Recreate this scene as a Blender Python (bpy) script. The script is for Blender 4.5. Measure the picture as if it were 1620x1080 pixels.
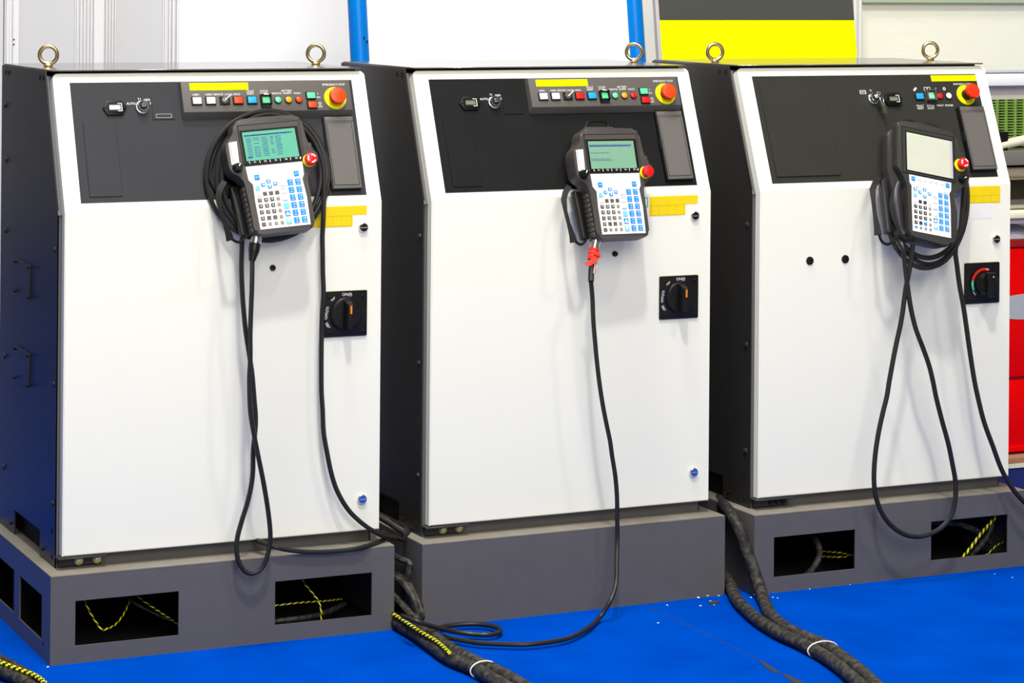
import bpy, bmesh, math, random
from mathutils import Matrix, Vector

random.seed(7)
for _o in list(bpy.data.objects):
    bpy.data.objects.remove(_o)
scene = bpy.context.scene
COL = scene.collection

# ------------------------------------------------------------------ camera
YAW, PITCH, ROLL = math.radians(-24.637), math.radians(0.189), math.radians(0.4565)
fw = Vector((-math.sin(YAW) * math.cos(PITCH), math.cos(YAW) * math.cos(PITCH), math.sin(PITCH)))
rt0 = Vector((math.cos(YAW), math.sin(YAW), 0))
up0 = rt0.cross(fw)
rt = rt0 * math.cos(ROLL) + up0 * math.sin(ROLL)
up = up0 * math.cos(ROLL) - rt0 * math.sin(ROLL)
cam_data = bpy.data.cameras.new('camera')
cam = bpy.data.objects.new('camera', cam_data)
COL.objects.link(cam)
cm = Matrix((rt, up, -fw)).transposed().to_4x4()
cm.translation = Vector((-1.4551, -5.4909, 1.4913))
cam.matrix_world = cm
cam_data.sensor_width = 36.0
cam_data.lens = 4076.2 / 1620 * 36
cam_data.shift_y = -(540 + 52.4) / 1620      # view-camera style rise/fall keeps verticals upright
cam_data.clip_end = 60
scene.camera = cam

# ------------------------------------------------------------------ light
world = bpy.data.worlds.new('hall_light')
scene.world = world
world.use_nodes = True
bg = world.node_tree.nodes['Background']
bg.inputs[0].default_value = (1.0, 0.985, 0.96, 1)
bg.inputs[1].default_value = 0.20


def area(name, loc, target, size, power, col):
    d = bpy.data.lights.new(name, 'AREA')
    d.shape = 'DISK'
    d.size = size
    d.energy = power
    d.color = col
    o = bpy.data.objects.new(name, d)
    COL.objects.link(o)
    o.location = loc
    o.rotation_euler = (Vector(target) - Vector(loc)).to_track_quat('-Z', 'Y').to_euler()
    return o


area('hall_lamp_key', (-0.25, -3.4, 8.0), (1.2, 0, 0.8), 0.45, 490, (1.0, 0.975, 0.93))
area('hall_lamp_side', (3.2, -4.2, 8.0), (1.2, 0, 0.8), 0.6, 140, (1.0, 0.96, 0.9))
area('front_fill', (-0.4, -8.0, 5.6), (1.0, 0, 0.6), 5.0, 730, (1.0, 0.97, 0.93))  # broad unseen fill, added to brighten the door fronts
area('hall_lamps_overhead', (-1.5, -1.2, 7.5), (0.2, -0.4, 0.0), 5.0, 290, (1.0, 0.98, 0.95))
area('hall_lamp_rear', (0.2, -0.8, 7.5), (1.4, 1.2, 1.0), 1.2, 420, (1.0, 0.98, 0.95))

scene.view_settings.view_transform = 'Standard'
scene.view_settings.look = 'None'
scene.view_settings.gamma = 1.0
scene.view_settings.use_curve_mapping = False
scene.view_settings.exposure = -0.46


# ------------------------------------------------------------------ materials
def lin(r, g, b):
    def f(c):
        c /= 255.0
        return c / 12.92 if c <= 0.04045 else ((c + 0.055) / 1.055) ** 2.4
    return (f(r), f(g), f(b))


MATS = {}


def mat(name, col, rough=0.5, metal=0.0, spec=0.3, noise=0.06, scale=40, bump=0.0, bscale=400, emit=None, coat=0.0, contrast=False):
    m = bpy.data.materials.new(name)
    m.use_nodes = True
    nt = m.node_tree
    b = nt.nodes['Principled BSDF']
    b.inputs['Roughness'].default_value = rough
    b.inputs['Metallic'].default_value = metal
    b.inputs['Specular IOR Level'].default_value = spec
    b.inputs['Coat Weight'].default_value = coat
    tc = nt.nodes.new('ShaderNodeTexCoord')
    nz = nt.nodes.new('ShaderNodeTexNoise')
    nz.inputs['Scale'].default_value = scale
    nz.inputs['Detail'].default_value = 4
    nt.links.new(tc.outputs['Object'], nz.inputs['Vector'])
    mix = nt.nodes.new('ShaderNodeMix')
    mix.data_type = 'RGBA'
    lo = tuple(max(0, c * (1 - noise)) for c in col)
    hi = tuple(min(1, c * (1 + noise)) for c in col)
    mix.inputs['A'].default_value = (*lo, 1)
    mix.inputs['B'].default_value = (*hi, 1)
    if contrast:
        mr = nt.nodes.new('ShaderNodeMapRange')
        mr.inputs['From Min'].default_value = 0.42
        mr.inputs['From Max'].default_value = 0.66
        nt.links.new(nz.outputs['Fac'], mr.inputs['Value'])
        nt.links.new(mr.outputs['Result'], mix.inputs['Factor'])
    else:
        nt.links.new(nz.outputs['Fac'], mix.inputs['Factor'])
    nt.links.new(mix.outputs['Result'], b.inputs['Base Color'])
    if bump:
        n2 = nt.nodes.new('ShaderNodeTexNoise')
        n2.inputs['Scale'].default_value = bscale
        n2.inputs['Detail'].default_value = 2
        nt.links.new(tc.outputs['Object'], n2.inputs['Vector'])
        bp = nt.nodes.new('ShaderNodeBump')
        bp.inputs['Strength'].default_value = bump
        bp.inputs['Distance'].default_value = 0.002
        nt.links.new(n2.outputs['Fac'], bp.inputs['Height'])
        nt.links.new(bp.outputs['Normal'], b.inputs['Normal'])
    if emit:
        b.inputs['Emission Color'].default_value = (*emit[0], 1)
        b.inputs['Emission Strength'].default_value = emit[1]
    MATS[name] = m
    return m


M_door = mat('white_enamel', (0.855, 0.85, 0.735), 0.42, noise=0.012, scale=6, bump=0.03, bscale=900)
M_body = mat('charcoal_paint', (0.026, 0.024, 0.022), 0.30, spec=0.25, noise=0.08, scale=25, bump=0.05, bscale=1200)
M_lid = mat('lid_paint', (0.075, 0.072, 0.068), 0.13, noise=0.03, scale=20, spec=0.8)
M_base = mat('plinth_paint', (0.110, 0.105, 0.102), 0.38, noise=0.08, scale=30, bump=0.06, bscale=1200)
M_basetop = mat('plinth_top_mottled', (0.175, 0.160, 0.130), 0.6, noise=0.3, scale=18)  # lighter and browner than the plinth sides, mottled
M_panel = mat('panel_slate', (0.026, 0.026, 0.030), 0.45, spec=0.2, noise=0.12, scale=9, bump=0.06, bscale=1500)
M_panel2 = mat('panel_black', (0.009, 0.009, 0.0092), 0.45, spec=0.14, noise=0.25, scale=8, bump=0.06, bscale=1500)
M_panel3 = mat('panel_olive', (0.028, 0.028, 0.023), 0.45, spec=0.15, noise=0.12, scale=9, bump=0.06, bscale=1500)
M_box = mat('button_box_grey', (0.092, 0.084, 0.074), 0.5, noise=0.05, bump=0.06, bscale=1500)
M_cover = mat('cover_grey', (0.115, 0.107, 0.097), 0.55, noise=0.05, bump=0.06, bscale=1500)
M_black = mat('black_plastic', (0.006, 0.006, 0.006), 0.38, spec=0.22, noise=0.1)
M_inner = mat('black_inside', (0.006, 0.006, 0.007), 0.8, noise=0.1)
M_white = mat('white_plastic', (0.82, 0.82, 0.82), 0.4, noise=0.01)
M_print = mat('white_print', (0.85, 0.85, 0.85), 0.6, noise=0.01)
M_red = mat('red_plastic', (0.72, 0.022, 0.008), 0.35, noise=0.03)
M_redbox = mat('red_paint', (0.80, 0.0, 0.0), 0.4, spec=0.1, noise=0.03)
M_orange = mat('orange_red_plastic', (0.80, 0.055, 0.004), 0.35, noise=0.03)
M_amber = mat('amber_lens', (0.85, 0.36, 0.004), 0.3, noise=0.03)
M_blue = mat('blue_button', (0.01, 0.33, 0.72), 0.35, noise=0.03)
M_green = mat('green_button', (0.10, 0.62, 0.30), 0.35, noise=0.03)
M_yellow = mat('yellow_plastic', (0.80, 0.72, 0.004), 0.4, noise=0.03)
M_label = mat('yellow_label', (0.85, 0.63, 0.004), 0.55, noise=0.04)
M_label_line = mat('label_line', (0.62, 0.42, 0.004), 0.55)
M_signyellow = mat('sign_yellow', (0.85, 0.80, 0.0), 0.5, spec=0.05, noise=0.02)
M_signblack = mat('sign_black', (0.06, 0.062, 0.055), 0.5, noise=0.05)
M_signwhite = mat('sign_white', (0.88, 0.88, 0.88), 0.5, noise=0.01)
M_posts = mat('blue_tube_paint', (0.0, 0.16, 0.55), 0.3, spec=0.15, noise=0.05)
M_chrome = mat('chrome', (0.75, 0.75, 0.74), 0.16, metal=1.0, noise=0.04)
M_steel = mat('dull_steel', (0.45, 0.43, 0.40), 0.35, metal=1.0, noise=0.1)
M_zinc = mat('yellow_zinc', (0.66, 0.52, 0.27), 0.26, metal=1.0, noise=0.15, scale=60)
M_bolt = mat('iridescent_zinc', (0.55, 0.52, 0.25), 0.25, metal=1.0, noise=0.3, scale=120)
M_pend = mat('pendant_housing', (0.058, 0.052, 0.047), 0.45, noise=0.06, bump=0.08, bscale=1500)
M_pend3 = mat('pendant_olive_housing', (0.034, 0.033, 0.029), 0.42, noise=0.06, bump=0.08, bscale=1500)
M_bez = mat('pendant_bezel', (0.066, 0.058, 0.052), 0.45, noise=0.05)
M_lcd1 = mat('lcd_green', (0.10, 0.36, 0.24), 0.22, noise=0.04, emit=((0.10, 0.36, 0.24), 0.12))
M_lcd2 = mat('lcd_pale_green', (0.17, 0.33, 0.22), 0.22, noise=0.04, emit=((0.17, 0.33, 0.21), 0.12))
M_lcd3 = mat('screen_film', (0.50, 0.52, 0.43), 0.25, noise=0.06, scale=25, bump=0.15, bscale=60)
M_lcdtext = mat('lcd_text', (0.03, 0.04, 0.26), 0.5)
M_meter = mat('meter_lcd', (0.70, 0.72, 0.76), 0.3, noise=0.02)
M_meter2 = mat('meter_lcd_green', (0.16, 0.20, 0.13), 0.3, noise=0.02)
M_keysheet = mat('keypad_sheet', (0.80, 0.80, 0.80), 0.5, noise=0.01)
M_keyblue = mat('key_blue', (0.012, 0.24, 0.72), 0.45, noise=0.02)
M_keycyan = mat('key_cyan', (0.16, 0.55, 0.78), 0.45, noise=0.02)
M_keydark = mat('key_dark', (0.10, 0.085, 0.068), 0.45, noise=0.02)
M_keytan = mat('key_tan', (0.27, 0.23, 0.17), 0.45, noise=0.02)
M_keyline = mat('key_outline', (0.50, 0.48, 0.44), 0.5)
M_cable = mat('cable_rubber', (0.017, 0.016, 0.015), 0.40, spec=0.25, noise=0.25, scale=50)
M_cableD = mat('dusty_cable', (0.040, 0.037, 0.032), 0.55, noise=0.6, scale=75, spec=0.2, contrast=True, bump=0.3, bscale=80)
M_tape = mat('red_tape', (0.75, 0.03, 0.015), 0.5, noise=0.1)
M_wireY = mat('wire_yellow', (0.85, 0.78, 0.01), 0.45)
M_tie = mat('zip_tie', (0.80, 0.80, 0.78), 0.4)
M_strap = mat('strap_black', (0.008, 0.008, 0.008), 0.5, spec=0.15, noise=0.2)
M_aluW = mat('white_aluminium', (0.72, 0.715, 0.71), 0.4, noise=0.01)
M_wall = mat('wall_panel_grey', (0.55, 0.55, 0.55), 0.6, noise=0.02, scale=3)
M_wallW = mat('wall_panel_white', (0.84, 0.84, 0.84), 0.6, noise=0.01, scale=3)
M_wallC = mat('cream_cloth', (0.90, 0.90, 0.80), 0.8, noise=0.03, scale=8)
M_greenband = mat('pale_green_band', (0.42, 0.52, 0.36), 0.7)
M_lav = mat('lavender_fascia', (0.50, 0.46, 0.46), 0.5)
M_cream = mat('cream_paint', (0.78, 0.74, 0.55), 0.5)
M_grille = mat('green_grille', (0.26, 0.44, 0.09), 0.5)
M_brown = mat('dark_brown_panel', (0.045, 0.036, 0.018), 0.6)
M_tan = mat('tan_tube', (0.42, 0.36, 0.24), 0.5)
M_greybox = mat('grey_tray', (0.16, 0.15, 0.13), 0.5)
M_ovalgrey = mat('oval_grey', (0.40, 0.42, 0.44), 0.5)
M_wood = mat('wood_edge', (0.36, 0.18, 0.10), 0.6, noise=0.2, scale=30)
M_navy = mat('navy_paint', (0.022, 0.030, 0.14), 0.4)
M_cloth = mat('white_cloth', (0.75, 0.75, 0.82), 0.8)
M_crumb = mat('plaster', (0.75, 0.72, 0.66), 0.9)
M_concrete = mat('hall_floor', (0.60, 0.58, 0.54), 0.6, noise=0.1, scale=2)
M_seam = mat('carpet_backing', (0.03, 0.03, 0.035), 0.9)


def carpet_mat():
    m = bpy.data.materials.new('blue_carpet')
    m.use_nodes = True
    nt = m.node_tree
    b = nt.nodes['Principled BSDF']
    b.inputs['Roughness'].default_value = 0.9
    b.inputs['Specular IOR Level'].default_value = 0.0
    tc = nt.nodes.new('ShaderNodeTexCoord')
    n1 = nt.nodes.new('ShaderNodeTexNoise'); n1.inputs['Scale'].default_value = 5; n1.inputs['Detail'].default_value = 5
    n2 = nt.nodes.new('ShaderNodeTexNoise'); n2.inputs['Scale'].default_value = 260; n2.inputs['Detail'].default_value = 3
    for n in (n1, n2):
        nt.links.new(tc.outputs['Object'], n.inputs['Vector'])
    add = nt.nodes.new('ShaderNodeMath'); add.operation = 'ADD'
    nt.links.new(n1.outputs['Fac'], add.inputs[0]); nt.links.new(n2.outputs['Fac'], add.inputs[1])
    mr = nt.nodes.new('ShaderNodeMapRange')
    mr.inputs['From Min'].default_value = 0.6; mr.inputs['From Max'].default_value = 1.4
    nt.links.new(add.outputs[0], mr.inputs['Value'])
    mix = nt.nodes.new('ShaderNodeMix'); mix.data_type = 'RGBA'
    mix.inputs['A'].default_value = (0.0, 0.034, 0.295, 1)
    mix.inputs['B'].default_value = (0.0, 0.062, 0.43, 1)
    nt.links.new(mr.outputs['Result'], mix.inputs['Factor'])
    nt.links.new(mix.outputs['Result'], b.inputs['Base Color'])
    bp = nt.nodes.new('ShaderNodeBump'); bp.inputs['Strength'].default_value = 0.35; bp.inputs['Distance'].default_value = 0.003
    nt.links.new(n2.outputs['Fac'], bp.inputs['Height'])
    nt.links.new(bp.outputs['Normal'], b.inputs['Normal'])
    return m


M_carpet = carpet_mat()

# ------------------------------------------------------------------ mesh helpers
FRAME = {}          # object -> matrix in the frame of its top-level thing


class MB:
    """collects geometry for one mesh object"""

    def __init__(self):
        self.bm = bmesh.new()

    def _merge(self, tmp, M=None, mi=0):
        if M is not None:
            bmesh.ops.transform(tmp, matrix=M, verts=tmp.verts)
        for f in tmp.faces:
            f.material_index = mi
        me = bpy.data.meshes.new('tmp')
        tmp.to_mesh(me)
        tmp.free()
        self.bm.from_mesh(me)
        bpy.data.meshes.remove(me)
        return self

    def box(self, x0, x1, y0, y1, z0, z1, bev=0.0, seg=2, M=None, mi=0):
        t = bmesh.new()
        bmesh.ops.create_cube(t, size=1)
        bmesh.ops.scale(t, vec=(x1 - x0, y1 - y0, z1 - z0), verts=t.verts)
        bmesh.ops.translate(t, vec=((x0 + x1) / 2, (y0 + y1) / 2, (z0 + z1) / 2), verts=t.verts)
        if bev:
            bmesh.ops.bevel(t, geom=list(t.edges), offset=bev, segments=seg, affect='EDGES', profile=0.6)
        return self._merge(t, M, mi)

    def prism(self, pts, z0, z1, bev=0.0, seg=2, top=None, M=None, mi=0, bevback=0.0):
        """outline in xy (counter-clockwise), extruded z0..z1; top = other outline at z1"""
        t = bmesh.new()
        tp = top or pts
        a = [t.verts.new((p[0], p[1], z0)) for p in pts]
        b = [t.verts.new((p[0], p[1], z1)) for p in tp]
        n = len(pts)
        t.faces.new(list(reversed(a)))
        t.faces.new(b)
        for i in range(n):
            t.faces.new((a[i], a[(i + 1) % n], b[(i + 1) % n], b[i]))
        if bev:
            eds = [e for e in t.edges if abs(e.verts[0].co.z - z1) < 1e-7 and abs(e.verts[1].co.z - z1) < 1e-7]
            bmesh.ops.bevel(t, geom=eds, offset=bev, segments=seg, affect='EDGES', profile=0.5)
        if bevback:
            eds = [e for e in t.edges if abs(e.verts[0].co.z - z0) < 1e-7 and abs(e.verts[1].co.z - z0) < 1e-7]
            bmesh.ops.bevel(t, geom=eds, offset=bevback, segments=seg, affect='EDGES', profile=0.5)
        return self._merge(t, M, mi)

    def lathe(self, prof, seg=24, M=None, mi=0, cx=0, cy=0):
        """prof = [(r, z)...] around z through (cx, cy)"""
        t = bmesh.new()
        rings = []
        for r, z in prof:
            if r < 1e-6:
                rings.append([t.verts.new((cx, cy, z))])
            else:
                rings.append([t.verts.new((cx + r * math.cos(2 * math.pi * k / seg), cy + r * math.sin(2 * math.pi * k / seg), z)) for k in range(seg)])
        for a, b in zip(rings, rings[1:]):
            if len(a) == 1 and len(b) == 1:
                continue
            for k in range(seg):
                k2 = (k + 1) % seg
                if len(a) == 1:
                    t.faces.new((a[0], b[k2], b[k]))
                elif len(b) == 1:
                    t.faces.new((a[k], a[k2], b[0]))
                else:
                    t.faces.new((a[k], a[k2], b[k2], b[k]))
        if len(rings[0]) > 1:
            t.faces.new(list(reversed(rings[0])))
        if len(rings[-1]) > 1:
            t.faces.new(rings[-1])
        bmesh.ops.recalc_face_normals(t, faces=t.faces)
        return self._merge(t, M, mi)

    def torus(self, R, r, M=None, seg=32, ring=12, mi=0):
        t = bmesh.new()
        vs = [[t.verts.new(((R + r * math.cos(2 * math.pi * j / ring)) * math.cos(2 * math.pi * i / seg),
                            (R + r * math.cos(2 * math.pi * j / ring)) * math.sin(2 * math.pi * i / seg),
                            r * math.sin(2 * math.pi * j / ring))) for j in range(ring)] for i in range(seg)]
        for i in range(seg):
            for j in range(ring):
                t.faces.new((vs[i][j], vs[(i + 1) % seg][j], vs[(i + 1) % seg][(j + 1) % ring], vs[i][(j + 1) % ring]))
        return self._merge(t, M, mi)

    def tube(self, pts, r, seg=8, step=0.012, stripes=False, M=None, mi=0, rfun=None):
        P = catmull([Vector(p) for p in pts], step)
        t = bmesh.new()
        n = len(P)
        tan = [(P[min(i + 1, n - 1)] - P[max(i - 1, 0)]).normalized() for i in range(n)]
        ref = Vector((0, 0, 1)) if abs(tan[0].z) < 0.9 else Vector((1, 0, 0))
        nrm = (ref - tan[0] * ref.dot(tan[0])).normalized()
        rings = []
        for i in range(n):
            nrm = (nrm - tan[i] * nrm.dot(tan[i])).normalized()
            bi = tan[i].cross(nrm)
            rr = r if rfun is None else r * rfun(i / max(1, n - 1))
            rings.append([t.verts.new(P[i] + (nrm * math.cos(2 * math.pi * k / seg) + bi * math.sin(2 * math.pi * k / seg)) * rr) for k in range(seg)])
        for i in range(n - 1):
            for k in range(seg):
                f = t.faces.new((rings[i][k], rings[i][(k + 1) % seg], rings[i + 1][(k + 1) % seg], rings[i + 1][k]))
                if stripes:
                    f.material_index = 1 if ((i + k) % 4) < 2 else 0
        t.faces.new(list(reversed(rings[0])))
        t.faces.new(rings[-1])
        if stripes:
            me = bpy.data.meshes.new('tmp'); t.to_mesh(me); t.free(); self.bm.from_mesh(me); bpy.data.meshes.remove(me)
            return self
        return self._merge(t, M, mi)

    def ribbon(self, pts, widths, thick, normal, M=None, mi=0):
        """flat band along pts, lying square to 'normal'"""
        t = bmesh.new()
        P = [Vector(p) for p in pts]
        N = Vector(normal).normalized()
        n = len(P)
        rings = []
        for i in range(n):
            tg = (P[min(i + 1, n - 1)] - P[max(i - 1, 0)]).normalized()
            s = tg.cross(N).normalized()
            w = widths[i] / 2
            rings.append([t.verts.new(P[i] + s * w * a + N * thick / 2 * b) for a, b in ((1, 1), (-1, 1), (-1, -1), (1, -1))])
        for i in range(n - 1):
            for k in range(4):
                t.faces.new((rings[i][k], rings[i][(k + 1) % 4], rings[i + 1][(k + 1) % 4], rings[i + 1][k]))
        t.faces.new(list(reversed(rings[0]))); t.faces.new(rings[-1])
        bmesh.ops.recalc_face_normals(t, faces=t.faces)
        return self._merge(t, M, mi)

    def holed(self, x0, x1, y0, y1, z0, z1, holes, M=None, mi=0):
        """plate with rectangular holes (hx0,hx1,hy0,hy1)"""
        xs = sorted({x0, x1, *[h[0] for h in holes], *[h[1] for h in holes]})
        ys = sorted({y0, y1, *[h[2] for h in holes], *[h[3] for h in holes]})
        t = bmesh.new()
        V = {}

        def v(x, y, z):
            k = (round(x, 5), round(y, 5), round(z, 5))
            if k not in V:
                V[k] = t.verts.new((x, y, z))
            return V[k]

        def inside(cx, cy):
            return x0 < cx < x1 and y0 < cy < y1 and not any(h[0] < cx < h[1] and h[2] < cy < h[3] for h in holes)
        nx, ny = len(xs) - 1, len(ys) - 1
        full = [[inside((xs[i] + xs[i + 1]) / 2, (ys[j] + ys[j + 1]) / 2) for j in range(ny)] for i in range(nx)]
        for i in range(nx):
            for j in range(ny):
                if not full[i][j]:
                    continue
                a, b, c, d = xs[i], xs[i + 1], ys[j], ys[j + 1]
                t.faces.new((v(a, c, z1), v(b, c, z1), v(b, d, z1), v(a, d, z1)))
                t.faces.new((v(a, d, z0), v(b, d, z0), v(b, c, z0), v(a, c, z0)))
                for (di, dj, p, q) in ((-1, 0, (a, d), (a, c)), (1, 0, (b, c), (b, d)), (0, -1, (a, c), (b, c)), (0, 1, (b, d), (a, d))):
                    ii, jj = i + di, j + dj
                    if 0 <= ii < nx and 0 <= jj < ny and full[ii][jj]:
                        continue
                    t.faces.new((v(*p, z0), v(*q, z0), v(*q, z1), v(*p, z1)))
        return self._merge(t, M, mi)

    def mesh(self, name, sharp=40):
        me = bpy.data.meshes.new(name)
        self.bm.to_mesh(me)
        self.bm.free()
        me.shade_smooth()
        me.set_sharp_from_angle(angle=math.radians(sharp))
        return me


def catmull(P, step):
    out = []
    n = len(P)
    for i in range(n - 1):
        p0, p1, p2, p3 = P[max(i - 1, 0)], P[i], P[i + 1], P[min(i + 2, n - 1)]
        k = max(1, int(round((p2 - p1).length / step)))
        for j in range(k):
            t = j / k
            # centripetal-like damped tangents keep uneven spacing smooth
            d1 = max((p2 - p1).length, 1e-6)
            m1 = (p2 - p0) / max((p2 - p1).length + (p1 - p0).length, 1e-6) * d1
            m2 = (p3 - p1) / max((p3 - p2).length + (p2 - p1).length, 1e-6) * d1
            t2, t3 = t * t, t * t * t
            out.append(p1 * (2 * t3 - 3 * t2 + 1) + m1 * (t3 - 2 * t2 + t) + p2 * (-2 * t3 + 3 * t2) + m2 * (t3 - t2))
    out.append(P[-1].copy())
    return out


def round_outline(pts, r, seg=3):
    """round every corner of an outline by about r"""
    out = []
    n = len(pts)
    for i in range(n):
        a, b, c = Vector(pts[i - 1]), Vector(pts[i]), Vector(pts[(i + 1) % n])
        u, v = (a - b), (c - b)
        d = min(r, u.length * 0.45, v.length * 0.45)
        p, q = b + u.normalized() * d, b + v.normalized() * d
        for k in range(seg + 1):
            t = k / seg
            out.append(tuple((p * (1 - t) ** 2 + b * 2 * t * (1 - t) + q * t * t)))
    return out


def rect(x0, x1, y0, y1):
    return [(x0, y0), (x1, y0), (x1, y1), (x0, y1)]


def obj(name, mesh, mats, parent=None, M=None):
    if isinstance(mesh, MB):
        mesh = mesh.mesh(name)
    if mats is not None and not mesh.materials:
        for m in (mats if isinstance(mats, (list, tuple)) else [mats]):
            mesh.materials.append(m)
    o = bpy.data.objects.new(name, mesh)
    COL.objects.link(o)
    M = M if M is not None else Matrix()
    if parent is not None:
        o.parent = parent
        o.matrix_basis = FRAME[parent].inverted() @ M
    else:
        o.matrix_basis = M
    FRAME[o] = M if parent is not None else Matrix()
    return o


def thing(name, label, cat, M=None, group=None):
    o = bpy.data.objects.new(name, None)
    o.empty_display_size = 0.1
    COL.objects.link(o)
    if M is not None:
        o.matrix_basis = M
    FRAME[o] = Matrix()
    return tag(o, label, cat, group)


def tag(o, label=None, cat=None, group=None, kind=None):
    if label: o['label'] = label
    if cat: o['category'] = cat
    if group: o['group'] = group
    if kind: o['kind'] = kind
    return o


TXT = {}


def text_mesh(s, size, align='CENTER'):
    k = (s, round(size, 5), align)
    if k in TXT:
        return TXT[k]
    cu = bpy.data.curves.new('text', 'FONT')
    cu.body = s
    cu.size = size
    cu.align_x = align
    cu.align_y = 'CENTER'
    cu.resolution_u = 2
    cu.space_line = 0.9
    o = bpy.data.objects.new('text', cu)
    COL.objects.link(o)
    dg = bpy.context.evaluated_depsgraph_get()
    me = bpy.data.meshes.new_from_object(o.evaluated_get(dg))
    me.name = 'lettering'
    bpy.data.objects.remove(o)
    bpy.data.curves.remove(cu)
    TXT[k] = me
    return me


def letter(s, size, x, y, z, parent, M, m=None, rot=0.0, name='lettering', align='CENTER', bold=True):
    me = text_mesh(s, size, align)
    if not me.materials:
        me.materials.append(m or M_print)
    elif m and me.materials[0] != m:
        me = me.copy(); me.materials.clear(); me.materials.append(m)
    return obj(name, me, None, parent, M @ Matrix.Translation((x, y, z)) @ Matrix.Rotation(rot, 4, 'Z'))


def T(x, y, z=0.0):
    return Matrix.Translation((x, y, z))

# ------------------------------------------------------------------ shared cabinet dimensions (metres)
W, ZB, ZK, ZT, DS = 0.740, 0.2215, 0.9697, 1.2665, 0.119
ZL, DEP = 1.2705, 0.548
SU0, SU1, SV = -0.0095, 0.7275, 0.026       # side panels and the frame behind the door
HB = 0.1924                                  # plinth height
LS = math.hypot(ZT - ZK, DS)
SY, SZ = DS / LS, (ZT - ZK) / LS
# frames: x right, y up, z out of the surface
FRONT = Matrix(((1, 0, 0, 0), (0, 0, -1, 0), (0, 1, 0, 0), (0, 0, 0, 1)))
SLANT = Matrix(((1, 0, 0, 0), (0, SY, -SZ, 0), (0, SZ, SY, ZK), (0, 0, 0, 1)))
LEFT = Matrix(((0, 0, -1, 0), (-1, 0, 0, 0), (0, 1, 0, 0), (0, 0, 0, 1)))
TOP = Matrix()


def cab_matrix(x, y, t):
    return T(x, y, 0) @ Matrix.Rotation(t, 4, 'Z')


CAB = {1: cab_matrix(0, 0, 0), 2: cab_matrix(0.8572, -0.0165, 0.0144), 3: cab_matrix(1.7199, -0.0328, 0.0061)}

# ------------------------------------------------------------------ setting
fl = obj('floor', MB().box(-6, 9, -1.5, 9.5, -0.02, 0.0), M_carpet)
tag(fl, 'bright blue short-pile exhibition carpet under the cabinets', kind='structure')
hf = obj('floor_hall', MB().box(-12, 14, -14, 10, -0.06, -0.02), M_concrete)  # unseen, put in pale so less blue bounces onto the doors
tag(hf, 'unseen pale grey hall floor beyond the carpet, added for neutral bounce light', kind='structure')
# a join between two carpet strips, in short stitched lengths, opening up into a tear
sm = MB()
y = -0.065
while y > -0.60:
    ln = random.uniform(0.006, 0.02)
    sm.box(1.394 + random.uniform(-0.0012, 0.0012), 1.3965, y - ln, y, 0.0, 0.0006)
    y -= ln + random.uniform(0.002, 0.012)
obj('seam', sm, M_seam, fl)
tear = [(1.392, -0.60), (1.386, -0.63), (1.376, -0.665), (1.374, -0.70), (1.381, -0.715), (1.386, -0.69), (1.392, -0.66), (1.396, -0.62)]
obj('tear', MB().prism(list(reversed(tear)), 0.0, 0.0012), M_seam, fl)
tear = [(1.386, -0.71), (1.378, -0.74), (1.372, -0.78), (1.372, -0.84), (1.384, -0.84), (1.392, -0.78), (1.392, -0.74)]
obj('tear', MB().prism(list(reversed(tear)), 0.0, 0.0012), M_seam, fl)

# back wall of exhibition panels held by fluted aluminium uprights, one metre behind the cabinets
YW = 1.5
wall = obj('wall_back', MB().box(-0.15, 2.96, YW + 0.03, YW + 0.06, 0, 2.6), M_wall)
tag(wall, 'grey and white exhibition wall panels with fluted aluminium uprights', kind='structure')
for x0, x1, mm in ((-0.15, 0.222, M_wall), (0.262, 0.422, M_wall), (0.535, 0.674, M_wall), (0.718, 2.08, M_wallW), (2.12, 2.93, M_wallW)):
    obj('wall_panel', MB().box(x0, x1, YW + 0.006, YW + 0.03, 0, 2.6), mm, wall)


def upright(x0, x1, ribs, flat=()):
    mb = MB()
    mb.box(x0, x1, YW - 0.002, YW + 0.03, 0, 2.6)
    for a, b, n in ribs:
        w = (b - a) / n
        for k in range(n):
            mb.box(a + w * (k + 0.28), a + w * (k + 0.82), YW - 0.012, YW - 0.002, 0, 2.6, bev=0.002, seg=1)
    for a, b in flat:
        mb.box(a, b, YW - 0.013, YW - 0.002, 0, 2.6, bev=0.003, seg=1)
    return obj('upright', mb, M_aluW, wall)


up1 = upright(0.224, 0.264, [], [(0.226, 0.236), (0.244, 0.263)])
for zz in (1.305, 1.292):
    obj('rivet_hole', MB().lathe([(0.0022, 0), (0.0022, 0.0012)], 10), M_inner, up1, T(0.247, YW - 0.0130, zz) @ Matrix.Rotation(math.pi / 2, 4, 'X'))
upright(0.420, 0.537, [(0.420, 0.469, 5), (0.503, 0.537, 4)], [(0.471, 0.502)])
upright(0.672, 0.720, [(0.672, 0.696, 2), (0.706, 0.720, 1)], [(0.697, 0.706)])
upright(2.08, 2.12, [(2.08, 2.12, 3)])
upright(2.915, 2.975, [(2.937, 2.975, 2)], [(2.915, 2.935)])
# cream cloth screen continuing to the right
wr = obj('wall_right', MB().box(2.975, 6.2, YW + 0.02, YW + 0.05, 0, 2.6), M_wallC)
tag(wr, 'cream cloth-covered partition to the right of the wall panels', kind='structure')
mb = MB()
for k in range(90):
    z = 0.9 + k * 0.0058
    mb.box(2.976, 6.2, YW + 0.0190, YW + 0.021, z, z + 0.0030)
obj('cloth_weave', mb, M_wallC, wr)
obj('top_band', MB().box(2.976, 6.2, YW - 0.002, YW + 0.03, 1.413, 1.56, bev=0.004), M_greenband, wr)


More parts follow.
